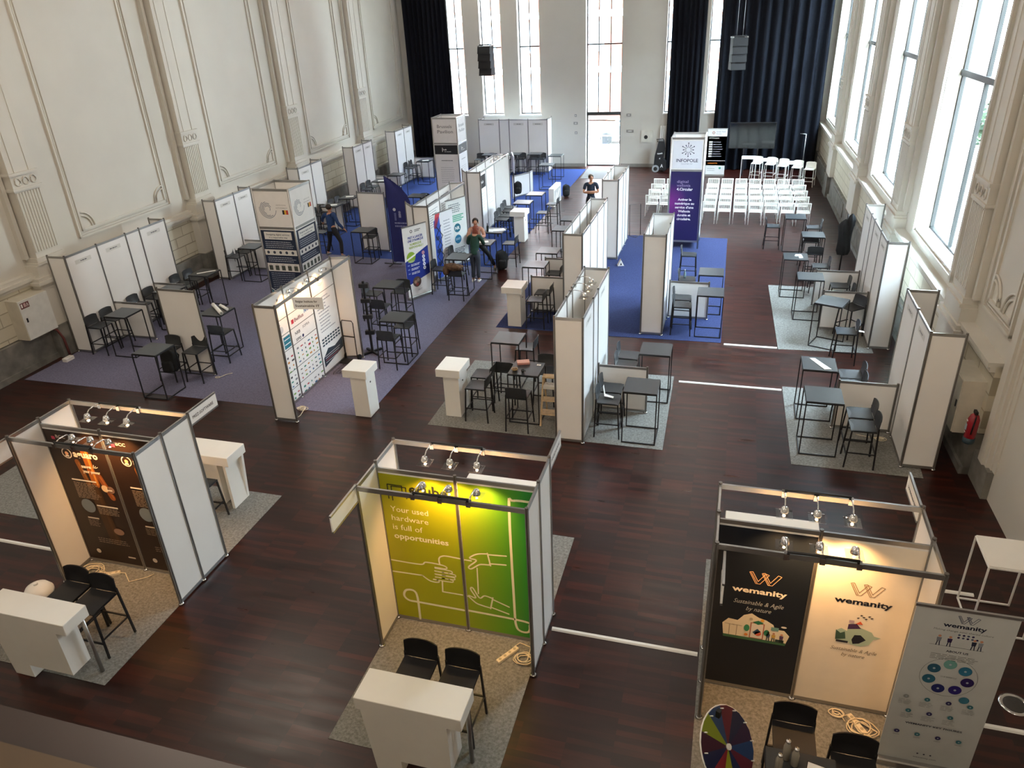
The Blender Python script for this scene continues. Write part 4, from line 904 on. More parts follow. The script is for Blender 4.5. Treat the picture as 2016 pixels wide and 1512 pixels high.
# ---- banners
def rollup(label, base, ang, w_, h, art, lean=0.0, kind='roll_up_banner'):
    t = thing(kind, label, 'banner', (base[0], base[1], 0), ang)
    mb = MB(); mb.bevbox((-w_/2, -0.06, 0.0), (w_/2, 0.06, 0.09), 0.015, ALU); mb.build('base', t)
    MB().box((-w_/2+0.01, -0.004, 0.08), (w_/2-0.01, 0.004, h-0.01), M('banner_fabric', '#eeedea', rough=0.5)).build('banner_sheet', t)
    MB().box((-w_/2, -0.012, h-0.03), (w_/2, 0.012, h), ALU).build('top_rail', t); MB().cyl((0, 0.03, 0.05), (0, 0.02, h-0.02), 0.01, ALU).build('support_pole', t)
    a = Art((-w_/2+0.01, -0.0045, 0.09), (1,0,0), (0,0,1), (0,-1,0)); art(a, w_-0.02, h-0.12); a.build('print', t); return t
def pret(a, w_, h):
    a.rect(0, 0, w_, h, '#eceae6'); a.up(); B_ = '#23348c'
    a.poly([(0, h*0.17), (0, h*0.52), (w_, h*0.68), (w_, h*0.27)], B_); a.up()
    a.arc(w_*0.36, h*0.93, 0.035, 0, 360, 0.016, '#2c2c2c'); a.rect(w_*0.5, h*0.935, w_*0.75, h*0.945, '#777777'); a.rect(w_*0.5, h*0.915, w_*0.7, h*0.925, '#777777')
    a.text('PRET A LANCER', w_*0.2, h*0.83, w_*0.62, '#23348c', bold=0.035, height=0.065); a.text('UNE DYNAMIQUE', w_*0.18, h*0.785, w_*0.66, '#23348c', bold=0.035, height=0.065)
    a.text('NUMERIQUE', w_*0.26, h*0.735, w_*0.48, '#9ab03a', bold=0.03, height=0.06); a.text('RESPONSABLE ?', w_*0.22, h*0.69, w_*0.6, '#9ab03a', bold=0.03, height=0.06)
    a.circ(w_*0.26, h*0.57, 0.155, '#94b83a'); a.up(); a.poly([(w_*0.06, h*0.53), (w_*0.06, h*0.555), (w_*0.46, h*0.61), (w_*0.46, h*0.585)], '#f2f2ee'); a.text('L\'INSTITUT', w_*0.12, h*0.5, w_*0.28, '#f2f2ee', height=0.04)
    for i in range(5): a.circ(w_*0.78, h*(0.59-0.055*i), 0.05, '#eceef4' if i else '#e39a9a'); a.up(); a.circ(w_*0.78, h*(0.59-0.055*i), 0.022, '#8a93b4')
    for i in range(3): a.lines(w_*0.22, w_*0.62, h*(0.46-0.06*i), 2, 0.035, '#f0f0f0', 0.018); a.rect(w_*0.08, h*(0.455-0.06*i), w_*0.16, h*(0.47-0.06*i), '#8fa0d4')
    a.circ(w_*0.4, h*0.2, 0.15, '#59463d'); a.up(); a.circ(w_*0.34, h*0.2, 0.05, '#a98772'); a.circ(w_*0.45, h*0.22, 0.05, '#8d7a6c'); a.circ(w_*0.4, h*0.16, 0.05, '#9c4a42'); a.text('ISIT', w_*0.42, h*0.065, 0.14, '#7c8290', height=0.05)
rollup('white and blue roll-up banner with a round green badge beside the small tables', (-8.3, 18.55), 1.077, 0.86, 2.1, pret)
def nr(a, w_, h):
    a.rect(0, 0, w_, h, '#e9efee'); a.up(); a.lines(w_*0.12, w_*0.75, h*0.92, 5, 0.06, '#7f8f96', 0.028)
    for i in range(4): a.rect(w_*0.15, h*(0.74-0.028*i), w_*(0.85-0.1*(i % 2)), h*(0.757-0.028*i), '#5fb89c')
    a.circ(w_*0.5, h*0.55, 0.14, '#1f6f86'); a.circ(w_*0.5, h*0.37, 0.14, '#2478a0'); a.up(); a.text('NR', w_*0.38, h*0.525, w_*0.24, '#eef4f4', bold=0.04, height=0.1); a.lines(w_*0.38, w_*0.62, h*0.38, 2, 0.04, '#dfeaf0', 0.016, 0)
    a.lines(w_*0.15, w_*0.88, h*0.22, 6, 0.05, '#40505c', 0.025)
rollup('white roll-up banner with two round blue badges behind the seated group', (-8.18, 21.6), 1.10, 0.85, 2.12, nr)
def red(a, w_, h):
    a.rect(0, 0, w_, h, '#eef0f4'); a.up(); a.poly([(0, 0), (0, h*0.9), (w_*0.3, h*0.98), (w_*0.36, h*0.5), (w_*0.3, 0)], '#3a5cc0'); a.poly([(0, h*0.8), (w_*0.1, h), (w_*0.35, h), (w_*0.12, h*0.78)], '#d8505a'); a.up()
    for i in range(3): a.rect(w_*0.06, h*(0.2+0.2*i), w_*0.24, h*(0.26+0.2*i), '#1f2f66')
    a.lines(w_*0.5, w_*0.9, h*0.85, 12, 0.09, '#8a92a0', 0.02)
rollup('white banner with blue stripe and red corner behind the folding rack', (-8.12, 20.3), 1.25, 0.9, 2.05, red)
def orange(a, w_, h):
    a.rect(0, 0, w_, h, '#eceeee'); a.rect(0, h*0.77, w_, h*0.84, '#f0922a'); a.rect(0, h*0.31, w_, h*0.77, '#3d4450'); a.rect(0, h*0.2, w_, h*0.3, '#f0922a'); a.up()
    for k in range(8): t_ = 2*PI*k/8; a.line([(w_*0.3+0.03*math.cos(t_), h*0.92+0.03*math.sin(t_)), (w_*0.3+0.07*math.cos(t_), h*0.92+0.07*math.sin(t_))], 0.02, '#e07a2a' if k % 2 else '#4a4a5a')
    a.text('Green Tech', w_*0.45, h*0.93, w_*0.45, '#5a3a6a', height=0.05); a.text('Forum', w_*0.45, h*0.885, w_*0.25, '#4a4a5a', height=0.05); a.text('PROGRAMME', w_*0.1, h*0.79, w_*0.5, '#f6f4f0', height=0.05)
    for i in range(7): a.rect(w_*0.1, h*(0.7-0.052*i), w_*0.28, h*(0.735-0.052*i), '#e6e6e6'); a.rect(w_*0.32, h*(0.71-0.052*i), w_*(0.7+0.04*(i % 4)), h*(0.722-0.052*i), '#a8adb8')
    a.rect(w_*0.1, h*0.24, w_*0.6, h*0.26, '#c96f1c'); a.circ(w_*0.75, h*0.14, 0.05, '#4fa08a'); a.lines(w_*0.1, w_*0.6, h*0.12, 2, 0.08, '#9aa0a4', 0.02)
rollup('white and orange roll-up banner with a programme list beside the big screen', (-0.8, 35.75), 0.0, 0.86, 2.1, orange)
def about(a, w_, h):
    D_ = '#1c2138'; G_ = '#6f716f'; a.rect(0, 0, w_, h, '#bfc2c0'); a.up()
    wlogo(a, w_*0.42, h*0.935, 0.15, '#4a4f68', 0.005); a.text('wemanity', w_*0.3, h*0.905, w_*0.42, D_, bold=0.03, height=0.05); a.text('Making change your shared culture', w_*0.22, h*0.88, w_*0.58, G_, height=0.022, shear=0.2)
    people_bits(a, w_*0.3, h*0.79, 0.7, ((0.0, '#7e828a'), (0.13, '#33264e'), (0.42, '#2a2f45'), (0.5, '#8a8f98')), '#30324a')
    for i in range(9): a.circ(w_*(0.48+0.045*(i % 5)), h*(0.85+0.016*(i//5)), 0.012, ('#2a2250', '#55607a')[i % 2], 8)
    a.line([(w_*0.22, h*0.79), (w_*0.75, h*0.79)], 0.004, G_); a.text('ABOUT US', w_*0.4, h*0.755, w_*0.22, D_, bold=0.02, height=0.026); a.lines(w_*0.26, w_*0.74, h*0.735, 4, 0.02, G_, 0.006, 0.1)
    cu, cv, R_ = w_*0.5, h*0.6, w_*0.29; a.arc(cu, cv, R_, 0, 360, 0.004, G_); cols = ['#6fa39a', '#2c5a72', '#2b6076', '#232a66', '#2c2170', '#2a1d58', '#2f6f8c']
    for k in range(7): t_ = math.radians(95+51.4*k); r_ = R_*0.68; a.circ(cu+r_*math.cos(t_), cv+r_*math.sin(t_), 0.058, cols[k]); a.up(); a.circ(cu+r_*math.cos(t_), cv+r_*math.sin(t_), 0.012, '#aab4be', 8)
    a.text('OUR EXPERTISE', cu-0.07, cv, 0.14, G_, height=0.016); a.circ(w_*0.72, h*0.475, 0.045, '#3c7388')
    for r_, n, v in ((0, 4, 0.44), (1, 3, 0.35), (2, 4, 0.2)):
        for k in range(n):
            u = w_*(0.14+0.22*k+(0.06 if r_ == 1 else 0)); a.circ(u, h*v, 0.026, ('#2f2a58', '#37707a')[(k+r_) % 2] if not (r_ == 0 and k == 0) else '#8f928f'); a.up(); a.circ(u, h*v, 0.008, '#aab4be', 8)
            if r_ < 2: a.lines(u-0.06, u+0.06, h*v-0.05, 4, 0.018, '#8a8c8a', 0.005, 0.2)
            else: a.rect(u-0.03, h*v-0.05, u+0.03, h*v-0.044, '#8a8c8a')
    a.text('WEMANITY KEY FIGURES', w_*0.2, h*0.265, w_*0.6, D_, bold=0.02, height=0.024)
    for k in range(3): a.circ(w_*(0.42+0.07*k), h*0.07, 0.01, D_, 8)
    a.text('wemanity.com', w_*0.38, h*0.04, w_*0.25, D_, height=0.02)
rollup('grey roll-up banner with a ring of round icons beside the navy and cream booth', (2.43, 6.0), 0.0, 0.88, 2.2, about)
# feather flag
t = thing('feather_flag', 'dark blue feather flag with pale round logo in front of the grey divider', 'flag', (-10.38, 21.3, 0))
NV = M('navy_flag_cloth', '#22286a', rough=0.7, noise=0.08)
mb = MB(); rows = []
for i in range(15):
    z = 0.08+2.75*i/14; s_ = i/14
    wv = 0.78 if s_ < 0.68 else 0.78*(1-((s_-0.68)/0.32)**2)+0.015
    rows.append([(0.02+wv*k/5, 0.03*math.sin(k*1.1+z*1.3), z) for k in range(6)])
mb.grid(rows, NV); mb.build('flag_cloth', t)
MB().tube([(0, 0, 0.02), (0, 0, 1.9), (0.03, 0, 2.5), (0.05, 0, 2.86)], 0.012, BMETAL).build('pole', t)
mb = MB(); mb.beam((-0.3, 0, 0.02), (0.3, 0, 0.02), 0.04, 0.02, BMETAL); mb.beam((0, -0.3, 0.02), (0, 0.3, 0.02), 0.04, 0.02, BMETAL); mb.build('cross_base', t)
a = Art((0.02, -0.045, 0), (1,0,0), (0,0,1), (0,-1,0)); a.circ(0.25, 1.8, 0.05, '#c9cbdc'); a.rect(0.23, 1.45, 0.3, 1.7, '#5a5f94'); a.circ(0.42, 1.72, 0.04, '#8f93b8'); a.rect(0.38, 1.55, 0.46, 1.68, '#8f93b8'); a.lines(0.22, 0.7, 1.35, 2, 0.1, '#8085b0', 0.05, 0.1); a.build('print', t)

# ================================================================ FURNITURE
def make_table(name, top, fr, open_side=True, tint=None):
    t = thing(name, '', 'table'); s_ = 0.3
    mb = MB(); mb.box((-s_, -s_, 1.052), (s_, s_, 1.07), top); mb.build('tabletop', t)
    mb = MB()
    for a, b in (((-s_,-s_),(s_,-s_)),((s_,-s_),(s_,s_)),((s_,s_),(-s_,s_)),((-s_,s_),(-s_,-s_))): mb.beam((a[0], a[1], 1.045), (b[0], b[1], 1.045), 0.02, 0.02, fr)
    mb.build('top_frame', t)
    q = s_-0.0
    for x in (-q, q):
        for y in (-q, q): MB().box((x-0.01, y-0.01, 0.0095), (x+0.01, y+0.01, 1.05), fr).build('leg', t)
    for a, b in (((-q,-q),(q,-q)),((-q,q),(q,q)),((-q,-q),(-q,q))): MB().beam((a[0], a[1], 0.02), (b[0], b[1], 0.02), 0.02, 0.02, fr).build('base_bar', t)
    return t
def make_stool(name, seat, fr, cat='bar stool'):
    """sitter faces +x; seat 0.40 wide at 0.73, legs splay to 0.45"""
    t = thing(name, '', cat)
    mb = MB(); rows = []
    for i in range(7):
        x = -0.2+0.4*i/6
        rows.append([(x, -0.2+0.4*k/6, 0.735-0.012*(1-((k-3)/3)**2)-0.012*max(0, (i-5))+0.006*(i == 0)) for k in range(7)])
    mb.grid(rows, seat); mb.box((-0.2, -0.2, 0.705), (0.2, 0.2, 0.722), seat); mb.build('seat', t)
    mb = MB(); R1 = []; R2 = []
    for j in range(6):
        z = 0.74+0.235*j/5; cz = z-0.74
        r1 = []; r2 = []
        for k in range(9):
            y = -0.205+0.41*k/8; bow = 0.028*(1-(y/0.205)**2)*min(1, j/2.0); zz = z-(0.03*(abs(y)/0.205)**4 if j == 5 else 0)
            x = -0.2-0.09*cz-bow; r1.append((x, y, zz)); r2.append((x-0.014, y, zz))
        R1.append(r1); R2.append(r2)
    mb.grid(R1, seat); mb.grid(R2, seat); mb.grid([R1[-1], R2[-1]], seat); mb.grid([[r[0] for r in R1], [r[0] for r in R2]], seat); mb.grid([[r[-1] for r in R1], [r[-1] for r in R2]], seat)
    mb.build('backrest', t)
    for sy in (-1, 1):
        MB().beam((0.185, sy*0.185, 0.715), (0.225, sy*0.22, 0.0095), 0.024, 0.024, fr).build('leg', t)
        MB().beam((-0.215, sy*0.2, 0.8), (-0.245, sy*0.222, 0.0095), 0.026, 0.022, fr).build('leg', t)
    def at(z, fx, sy):
        k = (0.715-z)/0.705; return (0.185+0.04*k, sy*(0.185+0.035*k), z) if fx > 0 else (-0.217-0.028*(0.8-z)/0.79, sy*(0.2+0.022*(0.8-z)/0.79), z)
    MB().beam(at(0.24, 1, -1), at(0.24, 1, 1), 0.02, 0.02, fr).build('footrest', t)
    for sy in (-1, 1): MB().beam(at(0.3, 1, sy), at(0.3, -1, sy), 0.018, 0.018, fr).build('side_stretcher', t)
    MB().beam(at(0.3, -1, -1), at(0.3, -1, 1), 0.018, 0.018, fr).build('rear_stretcher', t)
    return t
tb0 = make_table('high_table', TOPM, BMETAL); st0 = make_stool('bar_stool', SEATM, BMETAL)
tw0 = make_table('high_table', WHITE, WMETAL); sw0 = make_stool('bar_stool', WHITE, WMETAL)
GT, GS = 'black high tables', 'black bar stools'
DEG = {'E': 0, 'N': PI/2, 'W': PI, 'S': -PI/2}
# open base side faces: rot 0 leaves +x open, PI leaves -x open
TABLES = [(-14.0, 13.6, PI, 'in front of the first white stand, by the grey wall cabinet'),
 (-11.68, 11.84, PI/2, 'at the lavender carpet corner, before the beige divider'),
 (-13.95, 16.7, PI, 'with a white paper strip, farther half of the first white stand'),
 (-11.7, 14.1, PI/2, 'covered with white paper rolls behind the beige divider'),
 (-14.1, 19.25, PI, 'in front of the two-panel stand behind the flag tower'),
 (-14.15, 24.5, PI, 'with a white sheet, right behind the man in the blue sweater'),
 (-14.1, 25.8, PI, 'with a white sheet, behind the low wall above the man in blue'),
 (-11.38, 21.45, PI/2, 'standing alone in front of the grey free-standing divider'),
 (-14.15, 28.8, PI, 'with a paper strip behind the tip of the feather flag'),
 (-14.0, 30.1, PI, 'at the far low divider behind the feather flag'),
 (-13.95, 33.2, PI, 'with white paper in front of the dark corner curtain'),
 (-11.5, 26.3, PI/2, 'on the bright blue carpet beside the top of the feather flag'),
 (-8.3, 16.6, PI, 'with three stools, behind the pair of lecterns and the folding rack'),
 (-7.15, 14.5, PI, 'at the carpet edge, closer of the two beside the rack'),
 (-7.27, 19.12, PI/2, 'beside the stool draped with a brown fur coat'),
 (-7.0, 20.6, 0, 'between the two talking people'),
 (-7.04, 21.9, 0, 'with papers and a dark bottle behind the talking pair'),
 (-7.13, 25.66, 0, 'bright in the light behind the rear lectern'),
 (-7.0, 27.0, 0, 'brightly lit in front of the low lightbox counter'),
 (2.02, 24.61, PI/2, 'beside the rows of white chairs'),
 (2.4, 22.6, PI/2, 'second from the white chair rows'),
 (1.81, 20.4, 0, 'with crumpled white paper, at the long grey carpet edge'),
 (2.07, 18.8, 0, 'in the middle of the long grey carpet by the window wall'),
 (1.88, 13.65, 0, 'with a folded white leaflet strip by the window wall'),
 (1.86, 12.37, 0, 'closest to the camera by the window wall'),
 (-4.26, 13.8, PI/2, 'behind the table with the pink box'),
 (-3.5, 12.42, PI/2, 'with a pink box and small bowls beside the beige partition box'),
 (-1.17, 13.78, PI, 'behind the low divider next to the beige partition box'),
 (-1.25, 12.12, PI, 'in front of the low divider next to the beige partition box'),
 (-0.3, 18.8, PI, 'on the royal blue carpet, the farther of two'),
 (-0.25, 17.3, PI, 'on the royal blue carpet, the closer of two'),
 (-4.92, 18.77, 0, 'between the two low dividers on the dark blue carpet'),
 (-4.86, 20.05, 0, 'behind the low dividers beside the second partition box'),
 (-4.95, 22.4, 0, 'half hidden behind the second partition box'),
 (-4.95, 23.6, 0, 'nearly hidden behind the man with folded arms'),
 (-14.0, 15.3, PI, 'mostly hidden behind the beige free-standing divider'),
 (-11.3, 34.9, -PI/2, 'at the stand below the end windows, beside the white tower'),
 (-10.1, 35.1, -PI/2, 'at the stand below the end windows, the middle one'),
 (-9.1, 35.2, -PI/2, 'at the stand below the end windows, beside the open aisle'),
 (-7.9, 32.6, 0, 'tall and thin-legged at the far carpet edge'),
 (-8.0, 34.8, 0, 'with a see-through frame in front of the end wall')]
for x, y, r, l in TABLES: place(tb0, (x, y, 0), r, 'black high table ' + l, GT)
place(tb0, (2.42, 17.1, 0), -0.38, 'black high table standing askew on the long grey carpet by the window wall', GT)
STOOLS = [(-14.78, 13.5, 'E', 'against the first white stand, next to its beige end panel'), (-14.75, 14.0, 'E', 'with a paper tag, second along the first white stand'),
 (-14.78, 14.95, 'E', 'peeking over the low divider of the first white stand'), (-14.78, 15.55, 'E', 'just above the corner of the beige divider'),
 (-14.72, 16.62, 'E', 'next to the low divider at the far half of the first stand'), (-14.65, 17.1, 'E', 'at the far end of the first white stand by the stone plinth'),
 (-11.36, 13.72, 'N', 'turned to the table with paper rolls'), (-11.3, 12.62, 'S', 'leaning close to the outer edge of the beige divider'),
 (-11.96, 12.55, 'S', 'mostly hidden by the foremost table before the beige divider'),
 (-14.85, 19.2, 'E', 'closest of two at the stand behind the flag tower'), (-14.78, 19.72, 'E', 'second of two at the stand behind the flag tower'),
 (-14.65, 24.4, 'E', 'beside the head of the man in blue'), (-14.6, 24.9, 'E', 'just behind the shoulder of the man in blue'),
 (-14.68, 25.75, 'E', 'at the far table behind the man in blue'), (-14.68, 26.25, 'E', 'last of the row behind the man in blue'),
 (-13.4, 22.2, 'E', 'reached for by the man in blue'), (-11.4, 21.85, 'S', 'pushed under the lone table before the grey divider'),
 (-14.87, 28.65, 'E', 'first of two above the grey divider panel'), (-14.87, 29.2, 'E', 'second of two above the grey divider panel'),
 (-14.71, 33.2, 'E', 'first of two beside the dark corner curtain'), (-14.75, 33.8, 'E', 'second of two beside the dark corner curtain'),
 (-11.5, 26.85, 'S', 'behind the table beside the feather flag top'),
 (-8.85, 16.75, 'E', 'with its back to the rack, at the three-stool table'), (-8.2, 17.05, 'S', 'behind the three-stool table, next to the round-badge banner'), (-8.25, 15.95, 'N', 'in front of the three-stool table'),
 (-7.2, 14.12, 'N', 'seen from behind at the table on the carpet edge'), (-7.14, 14.85, 'S', 'pushed under the table on the carpet edge'),
 (-7.15, 18.62, 'N', 'draped with a brown fur coat'), (-7.78, 18.98, 'E', 'standing at the foot of the banner with the blue stripe'),
 (-7.75, 20.35, 'E', 'just behind the green sweater'),
 (-6.52, 21.75, 'W', 'facing the table with papers and bottle'), (-7.62, 21.95, 'E', 'behind the shoulder of the person in beige'),
 (-7.6, 24.55, 'E', 'with papers on the seat behind the rear lectern'), (-7.65, 25.05, 'E', 'second along the poster wall with black squares'), (-7.72, 25.7, 'E', 'third along the poster wall with black squares'), (-7.78, 26.2, 'E', 'fourth along the poster wall with black squares'),
 (-6.4, 25.6, 'W', 'with its back to the aisle, closer of two dark ones'), (-6.35, 26.9, 'W', 'with its back to the aisle beside the lightbox counter'),
 (1.4, 24.7, 'E', 'standing by itself beside the white chair rows'), (2.6, 24.7, 'W', 'between the white chair rows and the window wall'), (2.4, 23.15, 'N', 'with its back to the camera under the second side table'), (2.42, 21.95, 'N', 'showing a solid black back in the middle of the side tables'),
 (2.49, 20.75, 'W', 'next to the crumpled paper table'), (2.82, 19.2, 'W', 'between the two low dividers, the farther one'), (2.85, 18.62, 'W', 'between the two low dividers, the closer one'),
 (2.66, 16.2, 'W', 'with a white paper tag on the long grey carpet'), (2.52, 14.02, 'W', 'farther of two behind the low divider closest to the camera'), (2.48, 13.58, 'W', 'closer of two behind the low divider closest to the camera'),
 (2.5, 12.46, 'W', 'in front of the near low divider, second from the camera'), (2.49, 12.0, 'W', 'closest to the camera by the window wall'),
 (-3.98, 14.15, 'W', 'beside the table behind the pink box'), (-4.5, 12.7, 'W', 'farther of two facing the lectern beside the pink box table'), (-4.45, 12.2, 'W', 'closer of two facing the lectern beside the pink box table'),
 (-3.55, 12.0, 'N', 'seen from behind at the pink box table'), (-3.3, 13.1, 'S', 'behind the pink box table, next to the wooden steps'), (-4.1, 13.05, 'N', 'with its back to the two facing the lectern'),
 (-1.75, 14.12, 'E', 'farther of two behind the low divider next to the beige box'), (-1.73, 13.65, 'E', 'closer of two behind the low divider next to the beige box'),
 (-1.86, 12.58, 'E', 'farther of two in front of the beige box divider'), (-1.84, 12.12, 'E', 'with a white tag, in front of the beige box divider'),
 (-1.0, 21.3, 'E', 'under the front of the tall purple tower'), (-0.9, 19.15, 'E', 'with a small bottle behind the blue carpet divider'), (-0.92, 17.72, 'E', 'farther of two in front of the blue carpet divider'), (-0.88, 17.22, 'E', 'closer of two in front of the blue carpet divider'),
 (-4.5, 19.1, 'W', 'between the dividers on the dark blue carpet'), (-4.48, 17.02, 'W', 'closer of two behind the white lectern on dark blue carpet'), (-4.42, 17.55, 'W', 'farther of two behind the white lectern on dark blue carpet'),
 (-12.0, 35.5, 'S', 'first in the row below the end windows'), (-11.45, 35.55, 'S', 'second in the row below the end windows'), (-10.4, 35.62, 'S', 'third in the row below the end windows'), (-9.95, 35.7, 'S', 'fourth in the row below the end windows'),
 (-9.35, 35.72, 'S', 'fifth in the row below the end windows'), (-8.95, 35.72, 'S', 'sixth in the row below the end windows')]
for x, y, d, l in STOOLS: place(st0, (max(x, -14.73) if d == 'E' else x, y, 0), DEG[d], 'black bar stool ' + l, GS)
place(st0, (2.95, 17.72, 0), -2.45, 'black bar stool turned askew beside the askew table', GS)
place(st0, (-7.75, 8.0, 0), PI/2, 'black bar stool tucked under the rear counter of the brown booth', GS)
# solid dark shells at the front counters
sb0 = make_stool('bar_stool', SEATB, BMETAL)
for x, y, l in ((-2.93, 5.32, 'farther from the power strip, behind the lime booth counter'), (-2.42, 5.3, 'closer to the power strip, behind the lime booth counter'),
                (-7.88, 5.45, 'behind the brown booth counter, beside the wooden sawn edge'), (-7.43, 5.4, 'behind the brown booth counter, at the carpet corner'),
                (1.07, 5.42, 'beside the prize wheel in the navy and cream booth'), (1.6, 5.18, 'beside the grey roll-up banner in the navy and cream booth')):
    place(sb0, (x, y, 0), -PI/2, 'dark bar stool ' + l, 'dark stools at the booth counters')
# white tables and stools in front of the big screen, and one by the front booth
for x, y, l in ((0.63, 34.6, 'beside the big black screen'), (1.5, 34.1, 'in the middle of the row before the wide curtain'), (2.4, 33.5, 'at the window end of the row before the wide curtain')):
    place(tw0, (x, y, 0), PI/2, 'white high table ' + l, 'white high tables')
place(tw0, (3.68, 8.48, 0), 0, 'white high table near the wooden door, cut by the frame edge', 'white high tables')
for i, (x, y) in enumerate(((0.98, 35.15), (1.55, 34.95), (2.05, 34.62), (2.62, 34.3), (3.1, 33.95))):
    place(sw0, (x, y, 0), -PI/2-0.25, 'white bar stool, %s from the big screen before the wide curtain' % ('first', 'second', 'third', 'fourth', 'fifth')[i], 'white bar stools')
# audience chairs
def make_chair():
    t = thing('audience_chair', '', 'chair')       # sitter faces +y
    mb = MB(); mb.bevbox((-0.21, -0.2, 0.43), (0.21, 0.21, 0.455), 0.012, WHITE); mb.build('seat', t)
    mb = MB()
    for i in range(11): x = -0.19+0.038*i; mb.beam((x, -0.215, 0.5), (x, -0.275, 0.79), 0.02, 0.01, WHITE, up=(0,1,0))
    mb.beam((-0.215, -0.277, 0.8), (0.215, -0.277, 0.8), 0.02, 0.035, WHITE); mb.beam((-0.215, -0.21, 0.49), (0.215, -0.21, 0.49), 0.02, 0.03, WHITE); mb.build('backrest', t)
    for s in (-1, 1):
        MB().tube([(s*0.215, -0.28, 0.81), (s*0.215, -0.2, 0.45), (s*0.22, -0.29, 0.002)], 0.012, WMETAL, 6).build('leg', t)
        MB().tube([(s*0.2, 0.18, 0.44), (s*0.215, 0.25, 0.002)], 0.012, WMETAL, 6).build('leg', t)
    return t
ch0 = make_chair(); seat_n = ('first', 'second', 'third', 'fourth', 'fifth', 'sixth', 'seventh'); row_n = ('back', 'second', 'third', 'fourth', 'front')
for r in range(5):
    for c in range(7):
        place(ch0, (2.5-0.535*c, 27.72+0.98*r, 0), random.uniform(-0.03, 0.03), 'white slatted chair, %s row from the camera, %s seat from the window wall' % (('closest', 'second', 'third', 'fourth', 'fifth')[r], seat_n[c]), 'white audience chairs')
for r in range(4):
    for c in range(3):
        place(ch0, (-1.8-0.52*c, 28.5+0.98*r, 0), random.uniform(-0.05, 0.05), 'white slatted chair of the aisle-side block, %s row, %s seat counted from the tower' % (('closest', 'second', 'third', 'fourth')[r], seat_n[c]), 'white audience chairs')
# white lecterns and counters
def counter(name, label, loc, rz, w_, d_, h_=1.07, group='white counters'):
    """front faces -y; slab top, inset board stepping down to an off-centre foot"""
    t = thing(name, label, 'counter', (loc[0], loc[1], 0), rz, group)
    hw, hd = w_/2, d_/2
    MB().bevbox((-hw, -hd, h_-0.16), (hw, hd, h_), 0.006, WHITE).build('counter_top', t)
    if w_ > 0.8:
        MB().prism([(-hw+0.06, h_-0.16), (-hw+0.14, 0.0095), (-hw+0.44, 0.0095), (-hw+0.44, 0.22), (hw-0.16, 0.22), (hw-0.16, h_-0.16)], -hd+0.0, -hd+0.05, WHITE, ((0,0,0), (1,0,0), (0,0,1), (0,1,0))).build('front_board', t)
        MB().box((-hw+0.14, -hd+0.05, 0.0095), (-hw+0.19, hd-0.08, h_-0.16), WHITE).build('side_board', t); MB().box((-hw+0.39, -hd+0.05, 0.0095), (-hw+0.44, hd-0.18, h_-0.16), WHITE).build('side_board', t)
        MB().box((hw-0.21, -hd+0.05, 0.22), (hw-0.16, hd-0.08, h_-0.16), WHITE).build('side_board', t)
        MB().cyl((hw-0.06, hd-0.07, 0.0095), (hw-0.06, hd-0.07, h_-0.16), 0.025, ALU).build('leg', t)
    else:
        MB().box((-hw+0.12, -hd+0.07, 0.0095), (hw-0.06, hd-0.05, h_-0.16), WHITE).build('body', t); MB().box((hw-0.0605, -0.03, 0.72), (hw-0.052, 0.0, 0.75), BLACK).build('lock', t)
    return t
counter('counter', 'white counter with cut-out base in front of the lime green booth', (-2.69, 4.79), 0, 1.17, 0.4)
counter('counter', 'white counter with cut-out base at the frame edge before the brown booth', (-7.72, 4.87), 0, 1.28, 0.36)
counter('counter', 'white counter behind the brown booth, facing the lavender carpet', (-7.95, 8.55), PI, 1.15, 0.48)
counter('counter', 'white counter behind the lime green booth, mostly hidden by its partition', (-2.85, 8.5), PI, 1.15, 0.5)
counter('counter', 'white counter behind the navy and cream booth', (0.9, 8.38), PI, 1.18, 0.5)
counter('lectern', 'white lectern at the logo wall, at the corner of the lavender carpet', (-6.82, 11.92), 0, 0.52, 0.52, group='white lecterns')
counter('lectern', 'white lectern on the grey carpet beside the stools and pink box table', (-5.0, 12.35), 0, 0.5, 0.62, group='white lecterns')
counter('lectern', 'white lectern on the dark blue carpet at the aisle', (-5.06, 17.1), 0, 0.53, 0.6, group='white lecterns')
counter('lectern', 'white lectern on the far side of the aisle behind the talking people', (-6.95, 24.5), 0, 0.54, 0.6, group='white lecterns')
t = thing('lightbox_counter', 'low white display counter at the far carpet edge', 'counter', (-6.95, 29.9, 0))
MB().bevbox((-0.1, -0.65, 0.01), (0.12, 0.65, 0.74), 0.01, WHITE).build('body', t)
a = Art((0.121, -0.6, 0.02), (0,1,0), (0,0,1), (1,0,0)); a.rect(0.02, 0.05, 1.15, 0.62, '#b9b8b6'); a.up(); a.poly([(0.1, 0.1), (0.4, 0.5), (0.5, 0.45), (0.25, 0.1)], '#f3f3f1'); a.poly([(0.5, 0.3), (0.9, 0.55), (1.0, 0.5), (0.6, 0.22)], '#f3f3f1'); a.build('print', t)

